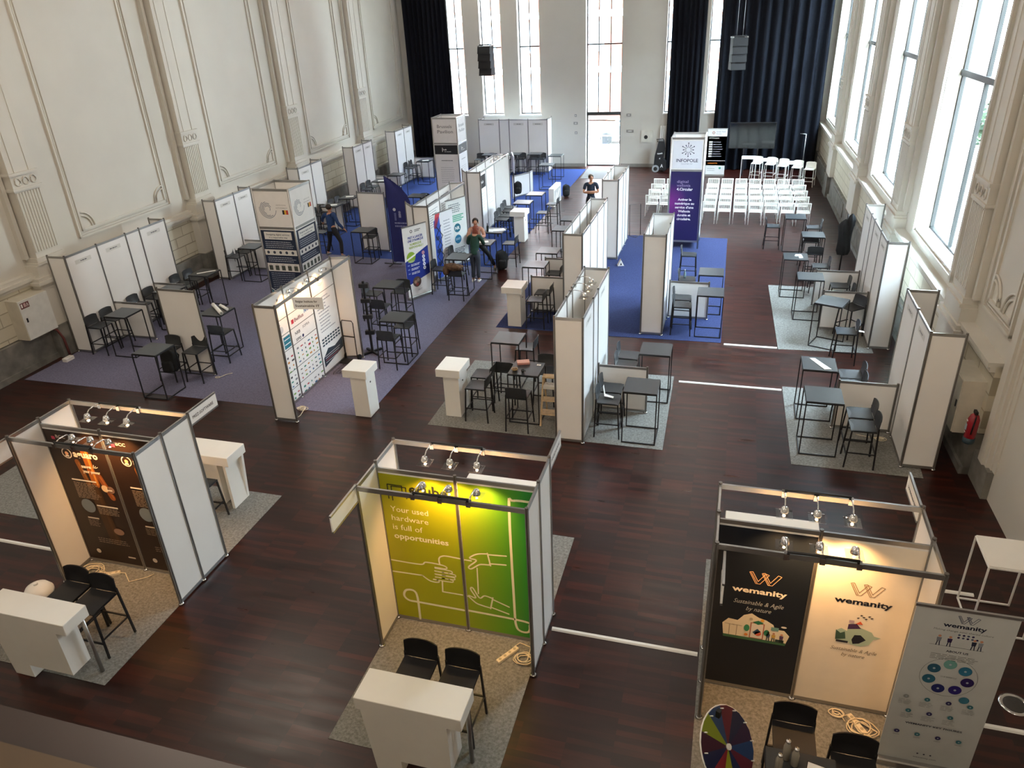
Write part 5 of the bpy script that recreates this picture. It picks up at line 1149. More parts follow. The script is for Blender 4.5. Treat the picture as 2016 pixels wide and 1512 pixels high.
# ================================================================ OBJECTS
def sheet(name, label, cat, pts, z, mat=PAPER, th=0.003, group=None):
    return tag(MB().prism(pts, z, z+th, mat).build(name), label, cat, group)
def quad(cx, cy, w_, d_, a): c, s = math.cos(a), math.sin(a); return [(cx+x*c-y*s, cy+x*s+y*c) for x, y in ((-w_/2,-d_/2), (w_/2,-d_/2), (w_/2,d_/2), (-w_/2,d_/2))]
ZT_ = 1.071
t = thing('paper_roll', 'long white paper roll across the table behind the beige divider', 'paper roll', (-11.68, 14.12, ZT_+0.045), -0.7)
MB().cyl((-0.38, 0, 0), (0.38, 0, 0), 0.045, PAPER, n=16).build('roll', t); MB().cyl((0.32, 0, 0), (0.392, 0, 0), 0.03, M('grey_tube_end', '#9aa39a'), n=12).build('end', t)
t = thing('paper_roll', 'shorter white paper roll lying against the long one', 'paper roll', (-11.6, 14.27, ZT_+0.035), -0.55)
MB().cyl((-0.2, 0, 0), (0.2, 0, 0), 0.035, PAPER, n=16).build('roll', t)
sheet('paper_strip', 'long white paper strip on the table at the far half of the first white stand', 'paper', quad(-13.9, 16.72, 0.5, 0.07, 0.75), ZT_)
sheet('leaflet', 'folded white leaflet strip on the second table from the camera by the window wall', 'leaflet', [(1.72, 13.86), (1.82, 13.87), (2.08, 13.42), (1.95, 13.4)], ZT_, th=0.008)
sheet('paper', 'crumpled white paper on a table at the far edge of the long grey carpet', 'paper', [(1.8, 20.5), (1.95, 20.52), (1.98, 20.25), (1.88, 20.22), (1.88, 20.4), (1.78, 20.38)], ZT_, th=0.02)
for x, y, l in ((-14.1, 24.5, 'on the table right behind the man in blue'), (-14.1, 25.85, 'on the farther table behind the man in blue'), (-14.1, 28.75, 'on the table behind the tip of the feather flag'), (-13.9, 33.2, 'on the table before the dark corner curtain'), (-7.0, 20.6, 'on the table between the talking people')):
    sheet('paper', 'white paper sheet ' + l, 'paper', quad(x, y, 0.3, 0.2, 0.4), ZT_, group='white sheets on tables')
for k in range(3): sheet('brochure', 'pale brochure, %s of three fanned on the table behind the talking pair' % ORD[k], 'brochure', quad(-7.15+0.16*k, 21.85+0.06*k, 0.2, 0.28, 0.3*k), ZT_+0.002*k, M('pale_blue_print', '#dfe7ee'), 0.002, 'brochures on the bright table')
t = thing('bottle', 'dark bottle standing on the table with papers', 'bottle', (-7.22, 21.72, ZT_)); MB().lathe([(0.032, 0), (0.035, 0.02), (0.035, 0.15), (0.014, 0.21), (0.014, 0.25)], (0,0,0), M('dark_bottle', '#1c2524', rough=0.15), 14).build('body', t); MB().lathe([(0.016, 0.25), (0.016, 0.27)], (0,0,0), CHROME, 12).build('cap', t)
t = thing('bottle', 'small bottle with white cap on the stool seat behind the blue carpet divider', 'bottle', (-0.98, 19.2, 0.735)); MB().lathe([(0.03, 0), (0.034, 0.02), (0.034, 0.13), (0.013, 0.18), (0.013, 0.2)], (0,0,0), M('grey_bottle', '#6f8286', rough=0.15), 14).build('body', t); MB().lathe([(0.015, 0.2), (0.015, 0.225)], (0,0,0), PAPER, 12).build('cap', t)
# pink box, bowl, cup
t = thing('pink_box', 'pink flat box with pale lid on a table beside the beige partition box', 'box', (-3.62, 12.62, ZT_), 0.35); MB().bevbox((-0.12, -0.07, 0), (0.12, 0.07, 0.035), 0.004, M('pink_card', '#c98f88')).build('tray', t); MB().bevbox((-0.122, -0.072, 0.035), (0.122, 0.072, 0.05), 0.004, M('pale_pink_card', '#e0b0a4')).build('lid', t)
t = thing('bowl', 'small tan bowl on the corner of the pink box table', 'bowl', (-3.7, 12.28, ZT_)); MB().lathe([(0.03, 0), (0.055, 0.02), (0.062, 0.045), (0.055, 0.045), (0.04, 0.02), (0.0, 0.012)], (0,0,0), M('tan_ceramic', '#a58a5c', rough=0.3), 18).build('shell', t); MB().lathe([(0.05, 0.03), (0.048, 0.04), (0.0, 0.043)], (0,0,0), M('bowl_snack', '#6e5330', bump=0.5), 14).build('filling', t)
t = thing('cup', 'small black cup near the front edge of the pink box table', 'cup', (-3.53, 12.24, ZT_)); MB().lathe([(0.022, 0), (0.035, 0.05), (0.031, 0.05), (0.02, 0.01)], (0,0,0), BLACK, 16).build('body', t); MB().tube([(0.033, 0, 0.042), (0.055, 0, 0.035), (0.05, 0, 0.018), (0.028, 0, 0.015)], 0.005, BLACK).build('handle', t)
t = thing('card', 'tiny white card with black dot at the back corner of the pink box table', 'card', (-3.3, 12.6, ZT_)); MB().box((-0.04, -0.03, 0), (0.04, 0.03, 0.004), PAPER).build('sheet', t); MB().cyl((0, 0, 0.004), (0, 0, 0.006), 0.01, BLACK).build('dot', t)
# wooden folding steps with box
t = thing('folding_steps', 'pale wooden folding steps between the pink box table and the beige partition box', 'step ladder', (-3.0, 12.35, 0), 0.05); PW = M('pale_beech', '#cdb28a', rough=0.5, noise=0.15, nscale=12)
for s in (-1, 1): MB().beam((s*0.16-0.02, -0.25, 0.0095), (s*0.14-0.02, 0.05, 0.95), 0.03, 0.045, PW).build('front_rail', t); MB().beam((s*0.13-0.02, 0.3, 0.0095), (s*0.13-0.02, 0.06, 0.95), 0.03, 0.03, PW).build('back_leg', t)
for i in range(3): MB().box((-0.18, -0.22+0.09*i, 0.24+0.25*i), (0.14, -0.02+0.06*i, 0.265+0.25*i), PW).build('tread', t)
MB().box((-0.17, -0.03, 0.94), (0.13, 0.12, 0.965), PW).build('top_step', t)
t = thing('carton', 'small white printed carton on the wooden folding steps', 'box', (-3.01, 12.31, 0.766)); MB().bevbox((-0.12, -0.1, 0), (0.1, 0.08, 0.06), 0.003, M('white_card', '#d9d4c8')).build('carton_body', t); a = Art((-0.1, -0.08, 0.061), (1,0,0), (0,1,0), (0,0,1)); a.line([(0.03, 0.09), (0.07, 0.07)], 0.01, '#4a4238'); a.arc(0.12, 0.06, 0.03, 0, 180, 0.008, '#4a4238'); a.build('print', t)
# power strips and cables
def strip(label, loc, rz):
    t = thing('power_strip', label, 'power strip', (loc[0], loc[1], 0.0095), rz); MB().bevbox((-0.17, -0.03, 0), (0.17, 0.03, 0.04), 0.006, CABLE).build('body', t)
    for i in range(4): MB().cyl((-0.12+0.08*i, 0, 0.04), (-0.12+0.08*i, 0, 0.042), 0.019, M('socket_face', '#b9ab8c'), n=14).build('socket', t)
def coil(label, loc, r, turns, tail, seed):
    rnd = random.Random(seed); pts = []
    for i in range(turns*18):
        t_ = 2*PI*i/18; rr = r*(0.75+0.35*rnd.random()*0.3+0.25*math.sin(t_*0.37+seed)); pts.append((loc[0]+rr*math.cos(t_)*(1+0.2*math.sin(t_*0.21)), loc[1]+rr*math.sin(t_)*0.8, 0.02+0.012*(i/18)/1.0*0.9))
    for q in tail: pts.append((q[0], q[1], 0.017))
    tag(MB().tube(pts, 0.0065, CABLE, 6).build('power_cable'), label, 'cable')
strip('cream power strip on the carpet of the lime green booth', (-2.2, 6.42), 1.0)
coil('cream cable coiled by the corner post of the lime green booth', (-1.98, 6.4), 0.12, 4, [(-1.95, 6.62), (-2.1, 6.66), (-2.16, 6.58)], 1)
strip('cream power strip on the carpet before the brown booth wall', (-8.42, 6.5), 0.55)
coil('cream cable tangle at the inner corner of the brown booth', (-8.68, 6.5), 0.16, 6, [(-8.2, 6.6), (-8.0, 6.45), (-7.8, 6.6), (-7.75, 6.68)], 2)
strip('cream power strip on the carpet beside the grey roll-up banner', (1.88, 6.35), -1.0)
coil('cream cable coiled around a power strip beside the grey roll-up banner', (1.9, 6.33), 0.15, 5, [(1.78, 6.5), (1.72, 6.46)], 3)
coil('cream cable loop at the foot of the cream printed panel', (1.66, 6.48), 0.07, 3, [(1.74, 6.4)], 4)
coil('cream cable heap at the foot of the logo wall near its beige end panel', (-8.2, 11.75), 0.1, 4, [(-8.1, 11.5), (-8.12, 11.4)], 5)
coil('cream cable behind the low divider by the window wall', (3.0, 12.85), 0.08, 2, [(2.8, 12.9), (2.6, 12.95)], 6)
coil('cream cable on the lavender carpet beside the beige divider', (-10.95, 12.72), 0.05, 1, [(-10.85, 12.9), (-10.75, 13.0)], 7)
def ramp(label, x0, x1, y, y1=None): 
    y1 = y if y1 is None else y1; tag(MB().prism([(-0.035, 0), (0.035, 0), (0.018, 0.018), (-0.018, 0.018)], 0, math.hypot(x1-x0, y1-y), WHITE, ((x0, y, 0.002), (0,1,0), (0,0,1), (1, (y1-y)/(x1-x0), 0))).build('cable_cover'), label, 'cable cover', 'white floor cable covers')
ramp('white floor cable cover between the lime green booth and the navy and cream booth', -1.76, 0.1, 7.01)
ramp('white floor cable cover beyond the grey roll-up banner towards the window wall', 2.3, 4.4, 6.72)
ramp('white floor cable cover running to the brown booth from the frame edge', -12.5, -9.02, 6.81)
ramp('white floor cable cover between the middle grey carpet and the window-side carpet', -0.72, 1.36, 14.53)
ramp('white floor cable cover between the royal blue carpet and the long grey carpet', 0.15, 1.34, 16.68)
ramp('white floor cable cover from the foot of the white high table to the booth', 2.3, 3.6, 8.9)
t = thing('floor_box', 'round chrome floor socket box in the parquet near the frame corner', 'floor box', (3.6, 7.1, 0)); MB().lathe([(0.16, 0.001), (0.16, 0.008), (0.125, 0.012), (0.12, 0.006)], (0,0,0), CHROME, 28).build('rim', t); MB().lathe([(0.12, 0.004), (0.115, 0.007)], (0,0,0), M('dark_grille', '#3a3836', bump=0.6), 24).build('lid', t)
t = thing('stand_foot', 'white round plastic base beside the brown booth', 'base', (-9.15, 5.95, 0)); MB().lathe([(0.2, 0.001), (0.2, 0.05), (0.15, 0.13), (0.05, 0.17)], (0,0,0), WMETAL, 24).build('dome', t); MB().cyl((0, 0, 0.165), (0, 0, 0.2), 0.03, WMETAL).build('knob', t)
t = thing('wall_frame', 'small empty white frame fixed outside the brown booth side panel', 'frame', (A0-0.03, AA+0.2, 1.5))
mb = MB()
for p, q in (((0,-0.02,-0.22),(0,-0.02,0.22)),((-0.16,-0.02,-0.22),(-0.16,-0.02,0.22)),((0,-0.02,-0.22),(-0.16,-0.02,-0.22)),((0,-0.02,0.22),(-0.16,-0.02,0.22))): mb.beam(p, q, 0.015, 0.015, WMETAL)
mb.build('frame_edge', t)
# prize wheel, table with bottles
t = thing('prize_wheel', 'colourful prize wheel on a stand in the navy and cream booth', 'prize wheel', (0.42, 4.98, 0), 1.15)
WC_ = ['#141a3c', '#5a1626', '#1c3a66', '#7b8a1c', '#3b0f2a', '#121a44', '#7a1626', '#8a931f', '#10204c', '#5a1530', '#17386a', '#2a1238']
mb = MB(); R_ = 0.36; cz = 1.0
for k in range(12):
    a0, a1 = 2*PI*k/12, 2*PI*(k+1)/12
    mb.prism([(0, 0), (R_*math.cos(a0), R_*math.sin(a0)), (R_*math.cos((a0+a1)/2)*1.01, R_*math.sin((a0+a1)/2)*1.01), (R_*math.cos(a1), R_*math.sin(a1))], -0.012, 0.012, ink(WC_[k]), ((0, 0, cz), (1,0,0), (0,0.62,0.785), (0,-0.785,0.62)))
mb.build('disc', t)
for k in range(12):
    a0 = 2*PI*k/12; c = Vector((0,0,cz))+Vector((1,0,0))*R_*0.93*math.cos(a0)+Vector((0,0.62,0.785))*R_*0.93*math.sin(a0); MB().cyl(c+Vector((0,-0.785,0.62))*0.01, c+Vector((0,-0.785,0.62))*0.05, 0.006, WMETAL, n=6).build('peg', t)
mb = MB(); mb.tube([Vector((0,0,cz))+Vector((1,0,0))*R_*1.01*math.cos(q)+Vector((0,0.62,0.785))*R_*1.01*math.sin(q) for q in [2*PI*i/32 for i in range(33)]], 0.008, WMETAL, 6); mb.build('rim', t)
MB().cyl(Vector((0, 0, cz))+Vector((0,-0.785,0.62))*0.01, Vector((0, 0, cz))+Vector((0,-0.785,0.62))*0.03, 0.03, WMETAL).build('hub', t)
mb = MB(); mb.beam((0, 0.03, 0.0095), (0, 0.03, cz), 0.03, 0.03, BMETAL); mb.build('pole', t); mb = MB(); mb.beam((-0.25, 0.03, 0.03), (0.25, 0.03, 0.03), 0.04, 0.03, BMETAL); mb.beam((0, -0.2, 0.03), (0, 0.26, 0.03), 0.04, 0.03, BMETAL); mb.build('foot', t)
MB().box((-0.02, 0.1, cz+R_*0.9), (0.02, 0.14, cz+R_*0.9+0.08), BMETAL).build('pointer', t)
place(tb0, (1.06, 4.72, 0), 0.0, 'black high table with bottles in the navy and cream booth, cut by the frame edge', GT)
BT = M('milky_bottle', '#9a9488', rough=0.25)
for x, y, hh, l in ((0.93, 4.93, 0.24, 'taller frosted bottle'), (1.0, 4.88, 0.22, 'pale frosted bottle beside the taller one'), (0.86, 4.8, 0.2, 'frosted bottle nearest the frame edge')):
    t = thing('bottle', l + ' on the table in the navy and cream booth', 'bottle', (x, y, ZT_)); MB().lathe([(0.028, 0), (0.034, 0.01), (0.034, hh*0.65), (0.02, hh*0.88), (0.018, hh*0.9)], (0,0,0), BT, 16).build('body', t); MB().lathe([(0.02, hh*0.9), (0.022, hh), (0.0, hh+0.004)], (0,0,0), CHROME, 14).build('cap', t)
t = thing('leaflet_holder', 'dark leaflet holder with white cards on the front table', 'holder', (1.2, 4.86, ZT_), -0.2); MB().box((-0.1, -0.05, 0), (0.1, 0.05, 0.03), BLACK).build('tray', t); MB().box((-0.09, -0.045, 0.03), (0.09, 0.04, 0.034), PAPER).build('cards', t)
# stand behind the logo wall: hand truck, black rack, folding lattice
t = thing('hand_truck', 'black folding hand truck at the far end panel of the logo wall', 'hand truck', (-8.3, 14.2, 0), -0.1)
MB().tube([(-0.16, 0.02, 0.08), (-0.16, 0.03, 0.95), (-0.13, 0.03, 1.0), (0.13, 0.03, 1.0), (0.16, 0.03, 0.95), (0.16, 0.02, 0.08)], 0.011, BMETAL).build('handle', t)
MB().beam((-0.16, 0.03, 0.6), (0.16, 0.03, 0.6), 0.02, 0.02, BMETAL).build('crossbar', t); MB().box((-0.2, -0.25, 0.02), (0.2, 0.02, 0.035), BMETAL).build('toe_plate', t)
for s in (-1, 1): MB().cyl((s*0.17, 0.06, 0.08), (s*0.21, 0.06, 0.08), 0.07, BLACK, n=16).build('wheel', t)
t = thing('wire_rack', 'low black wire rack on the carpet beside the hand truck', 'rack', (-8.15, 13.65, 0)); mb = MB()
for i in range(8): mb.cyl((-0.2, -0.25+0.07*i, 0.05), (0.2, -0.25+0.07*i, 0.05), 0.004, BMETAL, n=5)
for i in range(6): mb.cyl((-0.2+0.08*i, -0.25, 0.055), (-0.2+0.08*i, 0.25, 0.055), 0.004, BMETAL, n=5)
mb.build('grid', t)
for x in (-0.2, 0.2):
    for y in (-0.25, 0.24): MB().cyl((x, y, 0.0095), (x, y, 0.05), 0.006, BMETAL, n=6).build('foot', t)
t = thing('clamp_rack', 'tall black stand with clamp arms beside the logo wall end panel', 'stand', (-7.98, 14.68, 0), 0.2)
MB().box((-0.025, -0.025, 0.02), (0.025, 0.025, 1.82), BMETAL).build('upright', t)
for z in (0.55, 0.95, 1.35, 1.72): MB().box((-0.1, -0.06, z-0.045), (0.12, 0.04, z+0.045), BMETAL).build('clamp_arm', t)
mb = MB(); mb.beam((-0.18, -0.18, 0.04), (0.18, 0.18, 0.04), 0.05, 0.05, BMETAL); mb.beam((-0.18, 0.18, 0.04), (0.18, -0.18, 0.04), 0.05, 0.05, BMETAL); mb.build('base', t)
t = thing('folding_lattice', 'black folding lattice rack standing before the banner with the blue stripe', 'rack', (-8.05, 19.75, 0), 1.2)
for s in (-1, 1):
    z = 0.25; i = 0; x = -0.12*s
    while z < 1.75: MB().cyl((x, 0.02*s, z), (-x, 0.02*s, z+0.3), 0.01, BMETAL, n=6).build('lattice_bar', t); x = -x; z += 0.3
for s in (-1, 1): MB().cyl((0.12*s, 0, 0.0095), (0.12*s, 0, 0.4), 0.012, BMETAL, n=6).build('leg', t)
# coat over stool, bags
def blob(rad, n=18, m=12, seed=0, amp=0.12, box=1.0):
    rnd = random.Random(seed); ph = [(rnd.uniform(0, 6), rnd.uniform(2, 6), rnd.uniform(1, 5)) for _ in range(5)]
    vs = []; fs = []
    for i in range(m+1):
        p = PI*i/m
        for k in range(n):
            t_ = 2*PI*k/n; q = 1+amp*sum(math.sin(a+b*t_+c*p) for a, b, c in [(x[0], round(x[1]), round(x[2])) for x in ph])/3
            e = lambda w_: math.copysign(abs(w_)**box, w_)
            vs.append((rad[0]*q*e(math.sin(p))*e(math.cos(t_)), rad[1]*q*e(math.sin(p))*e(math.sin(t_)), -rad[2]*q*e(math.cos(p))))
    for i in range(m):
        for k in range(n): fs.append((i*n+k, i*n+(k+1)%n, (i+1)*n+(k+1)%n, (i+1)*n+k))
    return vs, fs
FUR = M('brown_fur', '#5a4330', rough=0.95, noise=0.5, nscale=14, bump=1.0, bscale=40)
t = thing('fur_coat', 'brown fur coat slung over a stool back beside the banner', 'coat', (-7.15, 18.36, 1.0)); v, f = blob((0.27, 0.11, 0.1), seed=3, amp=0.25); MB().add(v, f, FUR, True).build('coat_body', t); v, f = blob((0.09, 0.08, 0.13), seed=5); MB().add([(x-0.22, y-0.05, z-0.1) for x, y, z in v], f, FUR, True).build('sleeve', t)
def backpack(label, loc, rz, mat, s_=1.0):
    t = thing('backpack', label, 'backpack', loc, rz); v, f = blob((0.16*s_, 0.11*s_, 0.25*s_), seed=8, amp=0.08, box=0.55); MB().add([(x, y, z+0.255*s_) for x, y, z in v], f, mat, True).build('bag_body', t)
    v, f = blob((0.12*s_, 0.05*s_, 0.12*s_), seed=9, amp=0.06, box=0.5); MB().add([(x, y-0.12*s_, z+0.17*s_) for x, y, z in v], f, mat, True).build('front_pocket', t)
    for sx in (-1, 1): MB().tube([(sx*0.08*s_, 0.1*s_, 0.42*s_), (sx*0.1*s_, 0.17*s_, 0.3*s_), (sx*0.09*s_, 0.1*s_, 0.12*s_)], 0.015*s_, mat).build('strap', t)
    MB().tube([(-0.04*s_, 0.03, 0.49*s_), (0, 0.03, 0.54*s_), (0.04*s_, 0.03, 0.49*s_)], 0.01*s_, mat).build('handle', t)
DK = M('black_nylon', '#17191b', rough=0.8, noise=0.2, nscale=12)
backpack('large dark backpack with green top standing at the carpet edge by the aisle', (-6.68, 21.3, 0.01), 0.4, DK, 1.15)
backpack('dark backpack on a stool in front of the poster wall', (-7.85, 27.6, 0.9), 0.2, DK, 0.9)
backpack('black backpack hanging behind the foremost table by the beige divider', (-11.75, 12.3, 0.3), 0.1, DK, 1.1)
backpack('black bag on the low display counter at the carpet edge', (-6.75, 31.2, 0.01), 0.3, DK, 0.95)
t = thing('trash_bin', 'dark cylindrical waste bin beside the poster wall', 'bin', (-8.0, 26.9, 0.01)); MB().lathe([(0.13, 0), (0.16, 0.55), (0.15, 0.55), (0.12, 0.05)], (0,0,0), M('steel_bin', '#6f7478', rough=0.3, metal=0.6), 18).build('shell', t); MB().lathe([(0.158, 0.55), (0.165, 0.57), (0.15, 0.57)], (0,0,0), BMETAL, 18).build('rim', t)
# big screen, microphone stand
t = thing('television', 'big black television on a floor stand before the wide navy curtain', 'television', (0.70, 36.3, 0), 0.0)
SCR = M('black_screen', '#0b0d10', rough=0.08, noise=0.02); MB().box((-1.0, -0.03, 1.14), (1.0, 0.03, 2.27), BLACK).build('bezel', t); MB().box((-0.97, -0.034, 1.17), (0.97, -0.03, 2.24), SCR).build('screen', t)
for s in (-1, 1): MB().box((s*0.3-0.03, 0.03, 0.05), (s*0.3+0.03, 0.08, 1.9), BMETAL).build('upright', t); MB().box((s*0.3-0.03, -0.35, 0.002), (s*0.3+0.03, 0.35, 0.05), BMETAL).build('foot', t)
t = thing('microphone_stand', 'slim pole stand with a short arm between the big screen and the window wall', 'stand', (2.9, 35.4, 0)); MB().cyl((0, 0, 0.02), (0, 0, 1.9), 0.012, ALU).build('pole', t); MB().cyl((0, 0, 1.9), (-0.25, 0, 1.92), 0.01, ALU).build('arm', t)
for k in range(3): a_ = 2*PI*k/3; MB().cyl((0, 0, 0.25), (0.28*math.cos(a_), 0.28*math.sin(a_), 0.004), 0.01, ALU, n=6).build('leg', t)
# floor scrubber
t = thing('floor_scrubber', 'black upright floor cleaning machine with a grey wheel against the end wall', 'cleaning machine', (-3.38, 36.75, 0), 0.1)
MB().prism([(-0.3, 0.1), (-0.26, 0.7), (-0.16, 1.1), (-0.1, 1.42), (0.16, 1.42), (0.22, 1.1), (0.16, 0.6), (0.3, 0.45), (0.32, 0.1)], -0.25, 0.25, M('black_machine', '#16171a', rough=0.35), ((0,0,0), (1,0,0), (0,0,1), (0,1,0))).build('body', t)
MB().cyl((-0.2, -0.3, 0.17), (-0.2, -0.24, 0.17), 0.165, M('grey_tyre', '#8d9094'), n=22).build('wheel', t); MB().cyl((-0.2, -0.31, 0.17), (-0.2, -0.3, 0.17), 0.09, BLACK, n=18).build('wheel_hub', t); MB().cyl((0.2, -0.1, 0.08), (0.2, 0.1, 0.08), 0.08, BLACK, n=14).build('caster', t)
MB().tube([(-0.14, -0.2, 1.38), (-0.2, -0.2, 1.5), (0.1, -0.2, 1.52), (0.14, -0.2, 1.4)], 0.02, BLACK).build('handle', t)
a = Art((-0.3, -0.2515, 0), (1,0,0), (0,0,1), (0,-1,0)); a.text('Numatic', 0.16, 0.82, 0.24, '#e8e8e8', bold=0.03, height=0.07, slope=0.12); a.poly([(0.24, 0.62), (0.3, 0.68), (0.3, 0.6)], '#d8d8d8'); a.text('A', 0.32, 0.22, 0.13, '#d8d8d8', bold=0.02, height=0.16); a.build('marking', t)
t = thing('radiator', 'white column radiator half hidden by the curtain beside the cleaning machine', 'radiator', (-3.25, 37.6, 0), TH)
for i in range(6): MB().box((-0.25+0.09*i, -0.06, 0.3), (-0.19+0.09*i, 0.06, 1.95), WMETAL).build('column', t)
t = thing('hose_cabinet', 'pale square wall box with a round black hole beside the cleaning machine', 'wall box', R2W(-3.45, FY-0.06, 1.45), TH); MB().box((-0.25, -0.04, -0.25), (0.3, 0.06, 0.28), M('ivory_box', '#d4d1c6')).build('door', t); MB().cyl((-0.02, -0.05, -0.02), (-0.02, -0.04, -0.02), 0.09, BLACK, n=18).build('opening', t)
for x, z, w_, l in ((-6.92, 2.44, 0.1, 'highest switch plate beside the street door'), (-6.92, 2.08, 0.2, 'double switch plate beside the street door'), (-6.9, 1.63, 0.13, 'round thermostat below the switches beside the street door'), (-4.33, 2.44, 0.22, 'switch plate on the far side of the street door'), (-4.25, 1.7, 0.35, 'small notice sheet on the wall beyond the street door')):
    t = thing('wall_plate', 'small ' + l, 'wall plate', R2W(x, FY-0.012, z), TH); MB().box((-w_/2, -0.008, -0.06), (w_/2, 0.008, 0.06), M('grey_plate', '#8c8c88')).build('plate', t); MB().box((-w_/4, -0.012, -0.03), (w_/4, -0.008, 0.03), M('pale_key', '#c8c8c4')).build('button', t)
# hanging line-array loudspeakers
def speaker(label, x, y, z, n, rz):
    t = thing('hanging_loudspeaker', label, 'loudspeaker', (x, y, z), rz); zz = 0; tilt = 0; yy = 0
    for i in range(n):
        c = MB(); hh = 0.29; tl = 0.05*i
        c.prism([(-0.2, 0), (-0.27, -hh), (0.22, -hh), (0.22, 0)], -0.29, 0.29, M('speaker_black', '#15161a', rough=0.6), ((0, yy, zz), (0,1,0.0), (0,0,1), (1,0,0))); c.build('cabinet', t); zz -= hh+0.004; yy += 0.02*i
    mb = MB(); mb.beam((-0.28, 0.24, 0.02), (-0.28, -0.2, 0.02), 0.04, 0.05, ALU); mb.beam((0.28, 0.24, 0.02), (0.28, -0.2, 0.02), 0.04, 0.05, ALU); mb.beam((-0.28, 0, 0.05), (0.28, 0, 0.05), 0.05, 0.05, BMETAL); mb.build('rigging_frame', t)
    for s in (-0.12, 0.12): MB().cyl((s, 0, 0.05), (s, 0, 11.5-z), 0.008, ALU, n=5).build('chain', t)
speaker('black hanging loudspeaker cluster in front of the narrow end windows beside the corner curtain', -10.75, 33.5, 5.85, 4, -0.1)
speaker('black hanging loudspeaker cluster in front of the wide navy curtain', -0.2, 33.5, 5.85, 4, 0.25)
# wall cabinets, extinguisher
t = thing('wall_cabinet', 'white metal wall cabinet with a red warning label on the panelled wall', 'wall cabinet', R2W(-15.4, 12.92, 1.28), TH)
MB().box((-0.34, -0.42, -0.48), (0.12, 0.42, 0.48), M('cabinet_cream', '#c9c3b4', rough=0.4)).build('body', t); MB().box((0.12, -0.41, -0.47), (0.14, 0.41, 0.47), M('cabinet_door', '#d9d9d4', rough=0.35)).build('door', t); MB().box((0.14, -0.34, -0.05), (0.148, -0.3, 0.05), BLACK).build('lock', t)
a = Art((0.1415, -0.38, 0.28), (0,1,0), (0,0,1), (1,0,0)); a.rect(0, 0, 0.24, 0.14, '#6a3a38'); a.up(); a.rect(0.02, 0.03, 0.06, 0.12, '#e6e2dc'); a.rect(0.09, 0.03, 0.15, 0.12, '#c8a8a4'); a.line([(0.17, 0.03), (0.19, 0.11), (0.215, 0.03)], 0.012, '#e6e2dc'); a.build('label_plate', t)
tag(MB().tube([R2W(-15.38, 13.2, 0.82), R2W(-15.3, 13.3, 0.75), R2W(-15.25, 13.36, 0.5), R2W(-15.25, 13.38, 0.03)], 0.03, M('dull_red_pipe', '#6e3a36')).build('riser_pipe'), 'dull red pipe running down from the white wall cabinet', 'pipe')
tag(MB().bevbox((-15.42, 12.75, 0.001), (-15.28, 13.0, 0.09), 0.01, M('white_foam', '#ece8e2')).build('foam_block'), 'small white block on the floor below the wall cabinet', 'block')
t = thing('wall_cabinet', 'cream wall cabinet behind the white stand near the fire extinguisher', 'wall cabinet', R2W(4.2, 12.55, 1.15), TH); MB().box((-0.1, -0.5, -0.45), (0.25, 0.35, 0.5), M('cabinet_cream', '#c9c3b4')).build('body', t); MB().box((-0.12, -0.49, -0.44), (-0.1, 0.34, 0.49), M('cabinet_cream', '#c9c3b4')).build('door', t); MB().box((-0.13, -0.44, 0), (-0.12, -0.4, 0.12), BLACK).build('lock', t)
t = thing('fire_extinguisher', 'red fire extinguisher hanging on the wall beside the pier', 'fire extinguisher', R2W(4.22, 11.62, 0.78), TH); RED = M('signal_red', '#8a1822', rough=0.25)
MB().lathe([(0.075, 0.08), (0.085, 0.1), (0.085, 0.42), (0.06, 0.49), (0.03, 0.52)], (0,0,0), RED, 20).build('cylinder', t); MB().lathe([(0.086, 0), (0.088, 0.02), (0.088, 0.1), (0.08, 0.1)], (0,0,0), M('teal_band', '#1c3440'), 20).build('base_ring', t); MB().box((-0.02, -0.06, 0.52), (0.02, 0.05, 0.57), BLACK).build('valve', t); MB().tube([(0, -0.05, 0.55), (-0.02, -0.12, 0.5), (-0.03, -0.11, 0.2)], 0.012, BLACK).build('hose', t)
a = Art((-0.0875, 0.04, 0.18), (0,-1,0), (0,0,1), (-1,0,0)); a.rect(0, 0.05, 0.08, 0.16, '#9aa0a8'); a.rect(0.01, 0.2, 0.07, 0.23, '#d8c8c8'); a.rect(0.01, 0.0, 0.07, 0.025, '#d8c8c8'); a.build('label_plate', t)
# coat stand by the window wall, easel frame in the aisle
t = thing('coat_stand', 'dark coat stand with black jackets beside the long white stand', 'coat stand', (3.12, 21.7, 0)); MB().cyl((0, 0, 0.02), (0, 0, 1.9), 0.02, BMETAL).build('pole', t); MB().cyl((0, 0, 0.0), (0, 0, 0.03), 0.2, BMETAL, n=18).build('base', t)
mb = MB(); rows = []
for z, r in ((0.78, 0.13), (0.9, 0.17), (1.15, 0.15), (1.4, 0.16), (1.58, 0.19), (1.68, 0.13), (1.76, 0.05)):
    rows.append([(r*(1+0.16*math.sin(5*q+z*3))*math.cos(q), r*0.75*(1+0.16*math.sin(5*q+z*3))*math.sin(q), z) for q in [2*PI*j/30 for j in range(31)]])
mb.grid(rows, DK); mb.build('jacket', t)
mb = MB(); rows = []
for z, r in ((1.5, 0.05), (1.62, 0.08), (1.75, 0.09), (1.86, 0.06), (1.93, 0.02)):
    rows.append([(0.1+r*(1+0.3*math.sin(4*q+z*5))*math.cos(q), -0.06+r*(1+0.3*math.sin(3*q))*math.sin(q), z) for q in [2*PI*j/20 for j in range(21)]])
mb.grid(rows, DK); mb.build('scarf', t)
t = thing('easel_frame', 'thin black empty easel frame beside the farthest partition box', 'easel', (-3.1, 25.6, 0), 0.5)
